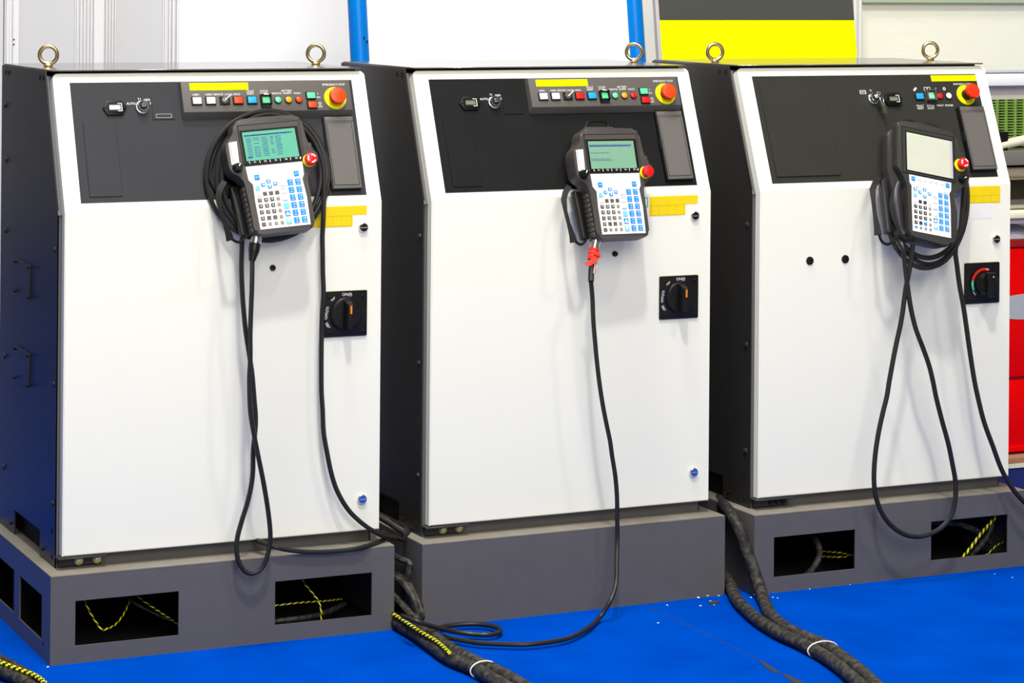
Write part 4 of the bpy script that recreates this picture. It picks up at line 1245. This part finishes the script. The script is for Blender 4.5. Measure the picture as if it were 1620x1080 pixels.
CABLE_TWO = [(1.223,-0.111,0.787), (1.225,-0.111,0.742), (1.228,-0.111,0.688), (1.233,-0.111,0.638), (1.238,-0.111,0.593), (1.245,-0.111,0.543), (1.254,-0.111,0.492), (1.264,-0.111,0.447), (1.274,-0.111,0.405), (1.280,-0.110,0.371), (1.289,-0.110,0.322), (1.294,-0.110,0.271), (1.295,-0.110,0.222), (1.296,-0.110,0.173), (1.287,-0.125,0.127), (1.275,-0.146,0.081), (1.248,-0.171,0.048), (1.218,-0.174,0.012), (1.144,-0.255,0.012), (1.073,-0.310,0.012), (1.014,-0.324,0.012), (0.961,-0.322,0.012), (0.911,-0.297,0.012), (0.865,-0.264,0.012), (0.835,-0.216,0.012), (0.817,-0.174,0.012), (0.820,-0.140,0.012), (0.847,-0.112,0.012), (0.890,-0.105,0.012), (0.930,-0.114,0.012), (0.957,-0.140,0.012), (0.964,-0.180,0.012), (0.946,-0.208,0.012), (0.916,-0.214,0.012), (0.883,-0.190,0.012), (0.843,-0.181,0.020), (0.794,-0.210,0.040), (0.744,-0.220,0.060), (0.733,-0.161,0.060)]
CABLE_THREE = [(2.096,-0.130,0.836), (2.092,-0.131,0.803), (2.084,-0.131,0.764), (2.076,-0.131,0.729), (2.064,-0.131,0.653), (2.047,-0.131,0.583), (2.031,-0.131,0.508), (2.023,-0.131,0.465), (2.014,-0.131,0.434), (2.001,-0.131,0.383), (1.991,-0.131,0.324), (1.988,-0.131,0.268), (1.993,-0.131,0.227), (2.010,-0.131,0.185), (2.037,-0.131,0.151), (2.076,-0.131,0.125), (2.117,-0.130,0.115), (2.152,-0.131,0.119), (2.188,-0.131,0.133), (2.215,-0.131,0.161), (2.225,-0.132,0.194), (2.226,-0.132,0.240), (2.216,-0.133,0.286), (2.202,-0.134,0.340), (2.183,-0.134,0.398), (2.164,-0.135,0.459), (2.154,-0.136,0.498), (2.142,-0.136,0.538), (2.124,-0.137,0.580), (2.102,-0.138,0.628), (2.088,-0.138,0.675), (2.078,-0.139,0.722), (2.070,-0.140,0.769), (2.065,-0.140,0.805), (2.059,-0.141,0.836), (2.071,-0.079,0.864), (2.074,-0.057,0.918), (2.088,-0.035,0.974), (2.113,-0.013,1.027), (2.145,0.005,1.071), (2.182,0.018,1.103), (2.221,0.024,1.118), (2.256,0.023,1.116), (2.286,0.015,1.097), (2.307,0.001,1.063), (2.316,-0.018,1.018), (2.313,-0.039,0.966), (2.299,-0.061,0.914), (2.274,-0.082,0.865), (2.242,-0.099,0.825), (2.205,-0.111,0.797), (2.167,-0.117,0.784), (2.132,-0.116,0.787), (2.102,-0.110,0.805), (2.081,-0.098,0.835), (2.070,-0.081,0.876), (2.070,-0.063,0.922), (2.082,-0.043,0.971), (2.104,-0.024,1.017), (2.135,-0.008,1.057), (2.173,0.004,1.087), (2.212,0.010,1.102), (2.249,0.010,1.101), (2.280,0.003,1.085), (2.303,-0.010,1.054), (2.314,-0.027,1.012), (2.312,-0.048,0.963), (2.297,-0.070,0.911), (2.272,-0.090,0.863), (2.238,-0.107,0.822), (2.199,-0.120,0.792), (2.158,-0.127,0.778), (2.119,-0.127,0.778), (2.087,-0.121,0.795), (2.063,-0.109,0.825), (2.051,-0.093,0.866), (2.052,-0.072,0.916), (2.066,-0.052,0.968), (2.090,-0.032,1.016), (2.123,-0.015,1.057), (2.162,-0.004,1.085), (2.202,0.002,1.099), (2.240,0.001,1.097), (2.272,-0.006,1.080), (2.295,-0.019,1.050), (2.306,-0.036,1.009), (2.304,-0.055,0.962), (2.291,-0.075,0.915), (2.267,-0.094,0.872), (2.234,-0.109,0.836), (2.197,-0.119,0.812), (2.159,-0.124,0.801), (2.123,-0.124,0.804), (2.093,-0.118,0.820), (2.071,-0.107,0.848), (2.059,-0.092,0.885), (2.059,-0.075,0.926), (2.070,-0.058,0.970), (2.092,-0.040,1.013), (2.123,-0.025,1.051), (2.160,-0.013,1.079), (2.199,-0.007,1.095), (2.237,-0.007,1.096), (2.270,-0.013,1.082), (2.293,-0.024,1.054), (2.305,-0.041,1.014), (2.260,-0.099,0.877), (2.242,-0.101,0.816), (2.246,-0.102,0.777), (2.253,-0.104,0.725), (2.264,-0.105,0.674), (2.274,-0.107,0.611), (2.283,-0.108,0.556), (2.296,-0.109,0.486), (2.308,-0.111,0.435), (2.324,-0.112,0.381), (2.349,-0.113,0.322), (2.376,-0.114,0.260), (2.407,-0.116,0.211), (2.444,-0.117,0.172), (2.491,-0.118,0.135), (2.515,-0.148,0.083)]
FLOOR_A = [(0.772,0.028,0.016), (0.766,-0.070,0.016), (0.767,-0.156,0.016), (0.760,-0.277,0.016), (0.756,-0.383,0.016), (0.771,-0.477,0.016), (0.772,-0.567,0.016), (0.774,-0.652,0.016), (0.772,-0.786,0.016)]
FLOOR_B = [(0.795,0.035,0.018), (0.791,-0.046,0.018), (0.792,-0.133,0.018), (0.788,-0.227,0.018), (0.784,-0.335,0.018), (0.791,-0.431,0.018), (0.803,-0.513,0.018), (0.807,-0.602,0.018), (0.806,-0.744,0.018)]
FLOOR_Y = [(0.757,-0.047,0.036), (0.757,-0.088,0.036), (0.755,-0.139,0.036), (0.753,-0.217,0.036), (0.754,-0.306,0.036), (0.743,-0.404,0.036)]
FLOOR_C = [(1.775,0.318,0.167), (1.726,0.187,0.177), (1.678,0.047,0.184), (1.656,-0.043,0.165), (1.665,-0.063,0.122), (1.672,-0.083,0.080), (1.678,-0.103,0.041), (1.641,-0.200,0.016), (1.581,-0.343,0.016), (1.559,-0.447,0.016), (1.556,-0.525,0.016), (1.561,-0.607,0.016), (1.543,-0.705,0.016), (1.522,-0.806,0.016), (1.493,-0.909,0.016), (1.465,-1.017,0.016)]
FLOOR_D = [(1.811,0.381,0.016), (1.732,0.180,0.016), (1.670,0.025,0.016), (1.593,-0.152,0.016), (1.552,-0.288,0.016), (1.531,-0.392,0.016), (1.521,-0.483,0.016), (1.522,-0.564,0.016), (1.516,-0.654,0.016), (1.499,-0.758,0.016), (1.471,-0.870,0.016), (1.437,-1.000,0.016)]
FLOOR_E = [(-0.194,0.097,0.016), (-0.174,-0.023,0.016), (-0.158,-0.100,0.016), (-0.143,-0.149,0.016), (-0.133,-0.201,0.016), (-0.124,-0.287,0.016)]
FLOOR_F = [(-0.170,0.203,0.016), (-0.151,0.073,0.016), (-0.137,-0.011,0.016), (-0.124,-0.072,0.016), (-0.112,-0.152,0.016), (-0.107,-0.212,0.016), (-0.103,-0.306,0.016)]
FLOOR_EY = [(-0.189,0.059,0.033), (-0.170,-0.034,0.033), (-0.157,-0.094,0.033), (-0.134,-0.168,0.033), (-0.117,-0.218,0.033), (-0.111,-0.272,0.033), (-0.114,-0.348,0.033)]
GAP_A = [(0.793,0.109,0.143), (0.794,0.055,0.147), (0.797,0.008,0.146), (0.803,-0.023,0.145), (0.805,-0.031,0.139), (0.801,-0.028,0.118), (0.797,-0.016,0.084), (0.793,-0.004,0.056), (0.789,0.009,0.033), (0.786,0.033,0.009)]
GAP_B = [(0.794,0.085,0.099), (0.797,0.029,0.105), (0.801,-0.006,0.102), (0.804,-0.036,0.088), (0.808,-0.066,0.068), (0.810,-0.083,0.049), (0.810,-0.089,0.035), (0.806,-0.083,0.019)]
GAP_C = [(0.781,0.061,0.095), (0.785,0.008,0.104), (0.787,-0.032,0.100), (0.792,-0.067,0.084), (0.795,-0.086,0.064), (0.798,-0.093,0.044), (0.798,-0.097,0.028)]
GAP_D = [(0.776,0.041,0.068), (0.779,-0.007,0.062), (0.784,-0.050,0.050), (0.788,-0.084,0.039), (0.793,-0.111,0.031)]
GAP_E = [(0.793,0.133,0.218), (0.796,0.077,0.214), (0.801,0.030,0.208), (0.805,-0.002,0.203), (0.802,-0.002,0.193), (0.796,0.038,0.189), (0.790,0.102,0.189)]
WIRE_1A = [(0.053,0.030,0.132), (0.052,0.000,0.119), (0.063,-0.010,0.093), (0.082,-0.020,0.062), (0.088,-0.020,0.059), (0.121,0.000,0.064), (0.146,0.020,0.082), (0.166,0.040,0.108)]
WIRE_1B = [(0.179,0.060,0.113), (0.186,0.040,0.106), (0.214,0.030,0.085), (0.257,0.040,0.053), (0.294,0.060,0.022)]
WIRE_1C = [(0.564,0.030,0.122), (0.565,0.020,0.110), (0.579,0.000,0.089), (0.590,-0.010,0.071), (0.592,-0.020,0.053), (0.592,-0.020,0.026)]
WIRE_1D = [(0.477,0.030,0.061), (0.501,0.030,0.062), (0.556,0.030,0.063), (0.629,0.050,0.056), (0.679,0.080,0.049)]
WIRE_1E = [(0.470,0.010,0.026), (0.491,0.000,0.034), (0.558,0.000,0.036), (0.599,0.010,0.037), (0.636,0.030,0.039), (0.687,0.080,0.037)]
WIRE_1F = [(0.149,0.040,0.118), (0.156,0.020,0.110), (0.198,0.020,0.083), (0.246,0.040,0.055), (0.287,0.060,0.033)]
WIRE_3A = [(2.434,-0.028,0.137), (2.419,-0.039,0.128), (2.389,-0.044,0.106), (2.358,-0.049,0.083), (2.335,-0.049,0.058), (2.311,-0.044,0.030), (2.305,-0.029,0.008)]
WIRE_3B = [(2.384,0.001,0.006), (2.410,-0.009,0.022), (2.438,-0.008,0.041), (2.475,0.002,0.047), (2.525,0.022,0.048)]
WIRE_3C = [(2.223,0.000,0.116), (2.242,-0.010,0.117), (2.299,-0.019,0.112), (2.346,-0.019,0.097), (2.391,-0.009,0.074), (2.430,0.012,0.045)]
WIRE_3D = [(2.430,-0.008,0.124), (2.409,-0.029,0.105), (2.397,-0.029,0.077), (2.372,-0.029,0.050), (2.346,-0.019,0.023), (2.335,0.001,0.004)]
WIRE_3E = [(1.886,0.008,0.123), (1.890,-0.022,0.105), (1.896,-0.032,0.080), (1.881,-0.042,0.053), (1.860,-0.042,0.030), (1.839,-0.032,0.011)]
WIRE_3F = [(1.964,0.069,0.051), (1.985,0.019,0.056), (2.007,0.019,0.051), (2.043,0.029,0.039)]
WIRE_3G = [(1.964,0.069,0.038), (1.985,0.019,0.045), (2.007,0.019,0.045), (2.043,0.029,0.049)]
CRUMBS = [(1.564,-0.043,0.0040), (1.572,-0.039,0.0060), (1.570,-0.052,0.0040), (1.543,-0.054,0.0040), (1.555,-0.093,0.0030), (1.555,-0.113,0.0030), (1.598,-0.057,0.0030), (1.572,-0.100,0.0020), (1.546,-0.129,0.0020), (1.342,-0.231,0.0030), (1.661,-0.103,0.0030), (1.684,-0.079,0.0030), (1.707,-0.102,0.0040), (1.713,-0.118,0.0020), (1.720,-0.128,0.0020), (1.936,-0.072,0.0050), (2.032,-0.070,0.0060), (2.043,-0.060,0.0040), (1.954,-0.080,0.0020), (1.838,-0.081,0.0020), (-0.044,-0.057,0.0030), (2.352,-0.123,0.0020), (2.369,-0.174,0.0020), (1.439,-0.091,0.0030), (1.509,-0.127,0.0030)]


# ------------------------------------------------------------------ cables
def cable(name, pts, r, label, m=None, group=None, seg=8, cat='cable', step=0.012):
    o = obj(name, MB().tube(pts, r, seg=seg, step=step), m or M_cable)
    return tag(o, label, cat, group)


def striped(pts, r, label, group=None, step=0.004):
    o = obj('earth_wire', MB().tube(pts, r, seg=8, step=step, stripes=True), [M_wireY, M_black])
    return tag(o, label, 'wire', group)


# beyond the frame the third cable drops to the carpet and runs off to the right
CABLE_THREE += [(2.56, -0.185, 0.055), (2.60, -0.19, 0.012), (2.70, -0.17, 0.007), (2.95, -0.10, 0.007), (3.30, -0.02, 0.007), (3.70, 0.10, 0.007)]
CABLE_ONE[0] = tuple(PEND[1] @ Vector((-0.0775, -0.182, -0.030)))
CABLE_TWO[0] = tuple(PEND[2] @ Vector((-0.0875, -0.2268, -0.030)))
G = 'pendant cables hanging on the cabinet doors'
cable('pendant_cable', CABLE_ONE, 0.0056, 'black pendant cable coiled behind the leftmost pendant, with a long hanging loop', group=G)
cable('pendant_cable', CABLE_TWO, 0.0056, 'black pendant cable running from red-taped connector down onto the blue carpet', group=G)
cable('pendant_cable', CABLE_THREE, 0.0062, 'black pendant cable coiled behind the olive-grey pendant, with a wide hanging loop', group=G)
cable('loose_cable', CABLE_LEDGE, 0.0055, 'black cable sagging along the front ledge of the leftmost plinth')

# red tape wound on the damaged connector of the middle pendant
Q = PEND[2]
tp = thing('red_tape', 'crumpled red tape wound round the middle pendant connector', 'tape', Q)
obj('wrap', MB().tube([(-0.0665, -0.149, -0.030), (-0.0720, -0.1655, -0.030), (-0.0760, -0.1768, -0.030)], 0.0122, seg=9, step=0.003, rfun=lambda t: 1.0 + 0.10 * math.sin(t * 40)), M_tape, tp)
obj('loose_end', MB().ribbon([(-0.066, -0.168, -0.018), (-0.080, -0.180, -0.016), (-0.094, -0.188, -0.018), (-0.102, -0.186, -0.020)], [0.012, 0.013, 0.012, 0.008], 0.0015, (0.1, 0.3, 1)), M_tape, tp)
obj('loose_end', MB().ribbon([(-0.078, -0.162, -0.017), (-0.066, -0.168, -0.014), (-0.060, -0.172, -0.017)], [0.008, 0.010, 0.006], 0.0012, (0.1, 0.3, 1)), M_tape, tp)
fy = thing('frayed_cable_end', 'frayed bare cable end with loose wires just below the red tape', 'cable end', Q)
obj('cable_jacket', MB().tube([(-0.0755, -0.175, -0.030), (-0.0800, -0.192, -0.030), (-0.0830, -0.2037, -0.030), (-0.0875, -0.2268, -0.030)], 0.0072, seg=8, step=0.004), M_cable, fy)
for dx, m in ((0.004, M_tape), (0.0065, M_steel), (0.0020, M_cream)):
    obj('bare_strand', MB().tube([(-0.0760 + dx, -0.175, -0.024), (-0.0775 + dx * 1.4, -0.187, -0.0225), (-0.0800 + dx, -0.199, -0.0225), (-0.0820 + dx * 0.6, -0.209, -0.0240)], 0.0013, seg=6, step=0.004), m, fy)

G = 'thick dusty supply cables on the carpet'
cable('supply_cable', FLOOR_A, 0.0150, 'thick dusty black cable nearest the leftmost plinth, emerging between left and middle cabinets', M_cableD, G, seg=12)
cable('supply_cable', FLOOR_B, 0.0145, 'thick dusty black cable under the thin cable loop, emerging between left and middle cabinets', M_cableD, G, seg=12)
striped(FLOOR_Y, 0.0042, 'yellow and black twisted earth wire lying on thick cables beside the middle plinth', step=0.0045)
cable('supply_cable', FLOOR_C, 0.0150, 'thick black cable drooping over the ledge of the rightmost plinth to the carpet', M_cableD, G, seg=12)
cable('supply_cable', FLOOR_D, 0.0145, 'thick dusty cable lying on carpet between middle and rightmost plinths', M_cableD, G, seg=12)
cable('supply_cable', FLOOR_E, 0.0140, 'thick black cable crossing the bottom left corner, lower of the two', M_cableD, G, seg=12)
cable('supply_cable', FLOOR_F, 0.0110, 'thick black cable crossing the bottom left corner, upper of the two', M_cableD, G, seg=12)
striped(FLOOR_EY, 0.0055, 'yellow and black twisted earth wire in the bottom left corner', step=0.005)


def tie(c, tang, label, half=0.031):
    z = Vector(tang).normalized()
    x = Vector((0, 0, 1)).cross(z).normalized()
    m = Matrix((x, z.cross(x), z)).transposed().to_4x4()
    m.translation = Vector(c)
    mb = MB()
    n = 28
    pts = [(half * math.cos(2 * math.pi * k / n), 0.0185 * math.sin(2 * math.pi * k / n), 0) for k in range(n + 1)]
    mb.tube(pts, 0.0016, seg=6, step=0.004)
    o = obj('zip_tie', mb, M_tie, None, m)
    return tag(o, label, 'cable tie')


def mid(a, b, i, t):
    p = (Vector(a[i]).lerp(Vector(a[i + 1]), t) + Vector(b[i]).lerp(Vector(b[i + 1]), t)) / 2
    return p, Vector(a[i + 1]) - Vector(a[i])


p_, d_ = mid(FLOOR_A, FLOOR_B, 5, 0.45)
tie(p_, d_, 'white plastic tie round the pair of thick cables by the middle plinth')
p_ = (Vector(FLOOR_C[11]) + Vector(FLOOR_D[8])) / 2
t_ = (Vector(FLOOR_C[12]) - Vector(FLOOR_C[10])).normalized()
d_ = Vector(FLOOR_C[11]) - Vector(FLOOR_D[8])
tie(p_, t_, 'white plastic tie round the pair of thick cables at lower right', (d_ - t_ * d_.dot(t_)).length / 2 + 0.0165)

G = 'tangled cables in the gap between left and middle cabinets'
for pts, r, lb in ((GAP_A, 0.0075, 'kinked black cable bending down in the gap, highest of the tangle beside the left plinth'),
                   (GAP_B, 0.0085, 'black cable arching along the edge of the middle plinth in the gap'),
                   (GAP_C, 0.0080, 'black cable just inside the arching one in the gap between plinths'),
                   (GAP_D, 0.0085, 'black cable slanting low out of the gap beside the leftmost plinth')):
    cable('gap_cable', pts, r, lb, M_cableD, G)
cable('gap_cable', GAP_E, 0.0060, 'dark cable loop lying on the ledges between left and middle cabinets', M_cable, G)

G = 'wires inside the plinth windows'
for pts, lb in ((WIRE_1A, 'V-shaped yellow and black wire inside the left window of the leftmost plinth'),
                (WIRE_1B, 'slanting yellow and black wire at right in the left window of the leftmost plinth'),
                (WIRE_1C, 'falling yellow and black wire inside the right window of the leftmost plinth'),
                (WIRE_1D, 'level yellow and black wire inside the right window of the leftmost plinth'),
                (WIRE_3A, 'bright yellow wire slanting across the right window of the rightmost plinth'),
                (WIRE_3B, 'short yellow wire in the lower corner of the rightmost plinth window'),
                (WIRE_3F, 'upper yellow wire deep inside the left window of the rightmost plinth'),
                (WIRE_3G, 'lower yellow wire deep inside the left window of the rightmost plinth')):
    striped(pts, 0.0021 if pts is not WIRE_3A else 0.0040, lb, G)
for pts, r, lb in ((WIRE_1E, 0.0060, 'dark cable lying along the bottom of the leftmost plinth right window'),
                   (WIRE_1F, 0.0026, 'thin grey wire slanting inside the left window of the leftmost plinth'),
                   (WIRE_3C, 0.0080, 'grey cable arching at the top of the rightmost plinth right window'),
                   (WIRE_3D, 0.0075, 'grey cable behind the yellow wire in the rightmost plinth right window'),
                   (WIRE_3E, 0.0080, 'curved grey cable inside the left window of the rightmost plinth')):
    cable('inner_cable', pts, r, lb, M_cableD, G)

# ------------------------------------------------------------------ signs leaning behind the cabinets
LEAN = math.radians(8.7)


def lean_matrix(k):
    # origin on the floor behind cabinet k; y follows the leaning board upwards
    return CAB[k] @ T(0, 0.84 - 1.262 * math.tan(LEAN), 0) @ Matrix.Rotation(-LEAN, 4, 'X') @ FRONT


s2 = thing('sign_stand', 'white board between two blue tubes leaning behind the middle cabinet', 'sign', lean_matrix(2))
for u in (0.160, 0.984):
    po = obj('blue_post', MB().lathe([(0.0245, 0.004), (0.0255, 0.006), (0.0255, 1.95), (0.0235, 1.957), (0, 1.957)], 28), M_posts, s2, T(u, 0, 0) @ Matrix.Rotation(-math.pi / 2, 4, 'X'))
    rnd = random.Random(int(u * 100))
    if u < 0.5:
        for j in range(9):
            a = rnd.uniform(-0.9, 0.5)
            yy = rnd.uniform(1.28, 1.46)
            obj('chip', MB().box(-0.0016, 0.0016, -0.003, 0.003, 0.0250, 0.0258), M_black if yy > 1.30 else M_white, po, T(u, yy, 0) @ Matrix.Rotation(a, 4, 'Y') @ Matrix.Scale(rnd.uniform(0.5, 1.2), 4))
    else:
        pass
bd = obj('board', MB().box(0.184, 0.960, 0.55, 1.90, -0.008, 0.008, bev=0.002), M_signwhite, s2)
for yy in (0.50, 1.92):
    obj('cross_bar', MB().box(0.17, 0.975, yy, yy + 0.03, -0.012, 0.012, bev=0.003), M_posts, s2)

s3 = thing('sign_board', 'yellow board with black upper band leaning behind the rightmost cabinet', 'sign', lean_matrix(3))
obj('panel', MB().box(0.176, 0.810, 0.005, 1.386, -0.012, 0.004, bev=0.001, seg=1), M_signyellow, s3)
obj('panel_band', MB().box(0.176, 0.810, 1.386, 1.80, -0.012, 0.004, bev=0.001, seg=1), M_signblack, s3)
obj('panel_edge', MB().box(0.166, 0.176, 0.005, 1.80, -0.014, 0.005, bev=0.001, seg=1), M_lav, s3)

# ------------------------------------------------------------------ neighbouring stand to the right, partly hidden by the last cabinet
YM = 0.55
mf = thing('machine_frame', 'pale machine frame with green grille behind the rightmost cabinet', 'machine', T(0, YM, 0))
XA, XB = 2.62, 3.56
obj('top_beam', MB().box(XA, XB, 0.0, 0.10, 1.190, 1.224, bev=0.004), M_white, mf)
obj('beam_shade_line', MB().box(XA, XB, 0.01, 0.11, 1.2265, 1.233, bev=0.002), M_ovalgrey, mf)  # grey strip standing in for the shadow line above the beam
obj('fascia', MB().box(XA, XB, 0.03, 0.10, 1.163, 1.190, bev=0.002), M_lav, mf)
obj('trim_strip', MB().box(XA, XB, 0.025, 0.10, 1.150, 1.163, bev=0.002), M_cream, mf)
obj('corner_post', MB().box(XB - 0.05, XB, 0.0, 0.6, 0.0, 1.19, bev=0.004), M_white, mf)
gr = obj('grille_backing', MB().box(XA, XB - 0.05, 0.26, 0.28, 0.98, 1.150), M_brown, mf)
for j in range(16):
    z = 1.026 + j * 0.0080
    obj('slat', MB().box(XA, XB - 0.05, 0.235, 0.250, z, z + 0.0040), M_grille, gr)
for j in range(26):
    x = 2.70 + j * 0.032
    obj('grille_bar', MB().box(x, x + 0.006, 0.230, 0.252, 1.00, 1.152), M_grille, gr)
obj('back_panel', MB().box(XA, XB - 0.05, 0.12, 0.14, 0.80, 0.985), M_brown, mf)
obj('shelf', MB().box(XA, XB - 0.03, -0.02, 0.55, 0.816, 0.834, bev=0.003), M_cream, mf)
obj('shelf_apron', MB().box(XA, XB - 0.03, -0.005, 0.02, 0.800, 0.816), M_lav, mf)
obj('tray', MB().box(XA, XB - 0.06, 0.02, 0.12, 0.963, 1.004, bev=0.003), M_greybox, mf)
obj('cross_tube', MB().tube([(XA, 0.05, 0.945), (XB - 0.05, 0.05, 0.935)], 0.014, seg=14, step=0.3), M_tan, mf)
obj('tray_rail', MB().box(XA, XB - 0.05, 0.06, 0.12, 0.918, 0.934, bev=0.002), M_tan, mf)
bxx = tag(obj('black_box', MB().box(2.815, 2.890, 0.585, 0.66, 1.004, 1.058, bev=0.003), M_black), 'small black box on the grey tray in front of the green grille', 'box')
wt = tag(obj('white_roll', MB().lathe([(0, 0), (0.013, 0), (0.0135, 0.004), (0.0135, 0.26), (0.012, 0.264), (0, 0.264)], 20), M_cream, None, T(2.865, YM + 0.045, 1.018) @ Matrix.Rotation(math.radians(80), 4, 'Y')), 'cream rolled tube lying on the grey tray beside the black box', 'roll')
sp = tag(obj('steel_pipe', MB().lathe([(0.0150, 0), (0.0150, 0.34), (0.0105, 0.34), (0.0105, 0.0), (0.0150, 0)], 24), M_steel, None, T(2.892, YM + 0.05, 0.8495) @ Matrix.Rotation(math.radians(90), 4, 'Y')), 'open-ended steel pipe lying on the cream shelf', 'pipe')

rc = thing('red_tool_cabinet', 'red drawer cabinet with grey oval emblem right of the last controller', 'tool cabinet', T(0, YM + 0.02, 0))
obj('body', MB().box(2.66, 3.40, 0.012, 0.48, 0.142, 0.730, bev=0.003), M_reddark, rc)
obj('lid', MB().box(2.655, 3.405, -0.004, 0.485, 0.730, 0.752, bev=0.004), M_reddark, rc)
dr = obj('drawer', MB().box(2.664, 3.396, 0.0, 0.014, 0.362, 0.727, bev=0.003), M_redbox, rc)
ov = [(2.965 + 0.16 * math.cos(2 * math.pi * q / 40), 0.560 + 0.037 * math.sin(2 * math.pi * q / 40)) for q in range(40)]
obj('oval_emblem', MB().prism(ov, 0.0, 0.0012), M_ovalgrey, dr, FRONT)
obj('drawer', MB().box(2.664, 3.396, 0.0, 0.014, 0.163, 0.352, bev=0.003), M_redbox, rc)
obj('drawer_lip', MB().box(2.664, 3.396, -0.004, 0.004, 0.150, 0.166, bev=0.002), M_redbox, rc)
# folded cloth on its lid
t = bmesh.new()
gx, gy = 14, 8
vv = [[t.verts.new((2.70 + 0.36 * i / gx, YM + 0.03 + 0.24 * j / gy, 0.753 + 0.040 * math.sin(math.pi * i / gx) ** 0.6 * math.sin(math.pi * (j + 0.6) / (gy + 1.2)) + 0.006 * math.sin(i * 1.7) * math.cos(j * 1.3))) for j in range(gy + 1)] for i in range(gx + 1)]
for i in range(gx):
    for j in range(gy):
        t.faces.new((vv[i][j], vv[i + 1][j], vv[i + 1][j + 1], vv[i][j + 1]))
ext = bmesh.ops.extrude_face_region(t, geom=list(t.faces))
for v in [g for g in ext['geom'] if isinstance(g, bmesh.types.BMVert)]:
    v.co.z = 0.7525
bmesh.ops.recalc_face_normals(t, faces=t.faces)
cl = MB(); cl._merge(t)
tag(obj('white_cloth', cl, M_cloth), 'crumpled white cloth lying on the red drawer cabinet', 'cloth')
pf = thing('wooden_platform', 'navy platform with wooden top under the red drawer cabinet', 'platform', T(0, YM - 0.02, 0))
obj('board', MB().box(2.62, 3.48, 0.0, 0.60, 0.124, 0.1415, bev=0.002), M_wood, pf)
obj('edge_strip', MB().box(2.62, 3.48, -0.004, 0.004, 0.113, 0.124), M_cream, pf)
obj('navy_face', MB().holed(2.62, 3.48, 0.0, 0.113, 0, 0.010, [(2.915, 3.20, 0.012, 0.095)]), M_navy, pf, FRONT @ T(0, 0, -0.010))
obj('navy_side', MB().box(2.62, 2.63, 0.010, 0.60, 0.0, 0.124), M_navy, pf)
obj('navy_side', MB().box(3.47, 3.48, 0.010, 0.60, 0.0, 0.124), M_navy, pf)
obj('navy_back', MB().box(2.63, 3.47, 0.59, 0.60, 0.0, 0.124), M_navy, pf)

# ------------------------------------------------------------------ crumbs of plaster on the carpet
G = 'white plaster crumbs on the carpet'


def crumb(x, y, s, sd):
    t = bmesh.new()
    bmesh.ops.create_icosphere(t, subdivisions=1, radius=s)
    rnd = random.Random(sd)
    for v in t.verts:
        v.co *= rnd.uniform(0.6, 1.3)
        v.co.z *= 0.5
    zmin = min(v.co.z for v in t.verts)
    mb = MB(); mb._merge(t)
    o = obj('plaster_crumb', mb, M_crumb, None, T(x, y, -zmin))
    tag(o, 'tiny white plaster crumb lying on the blue carpet', 'debris', G)


for j, (x, y, s) in enumerate(CRUMBS):
    crumb(x, y, s, j)
tag(obj('torn_scrap', MB().prism([(1.535, -0.118), (1.548, -0.124), (1.566, -0.118), (1.572, -0.108), (1.556, -0.103), (1.542, -0.108)], 0.0, 0.004, bev=0.0015), M_seam), 'dark torn scrap on the carpet in front of the middle plinth', 'debris')
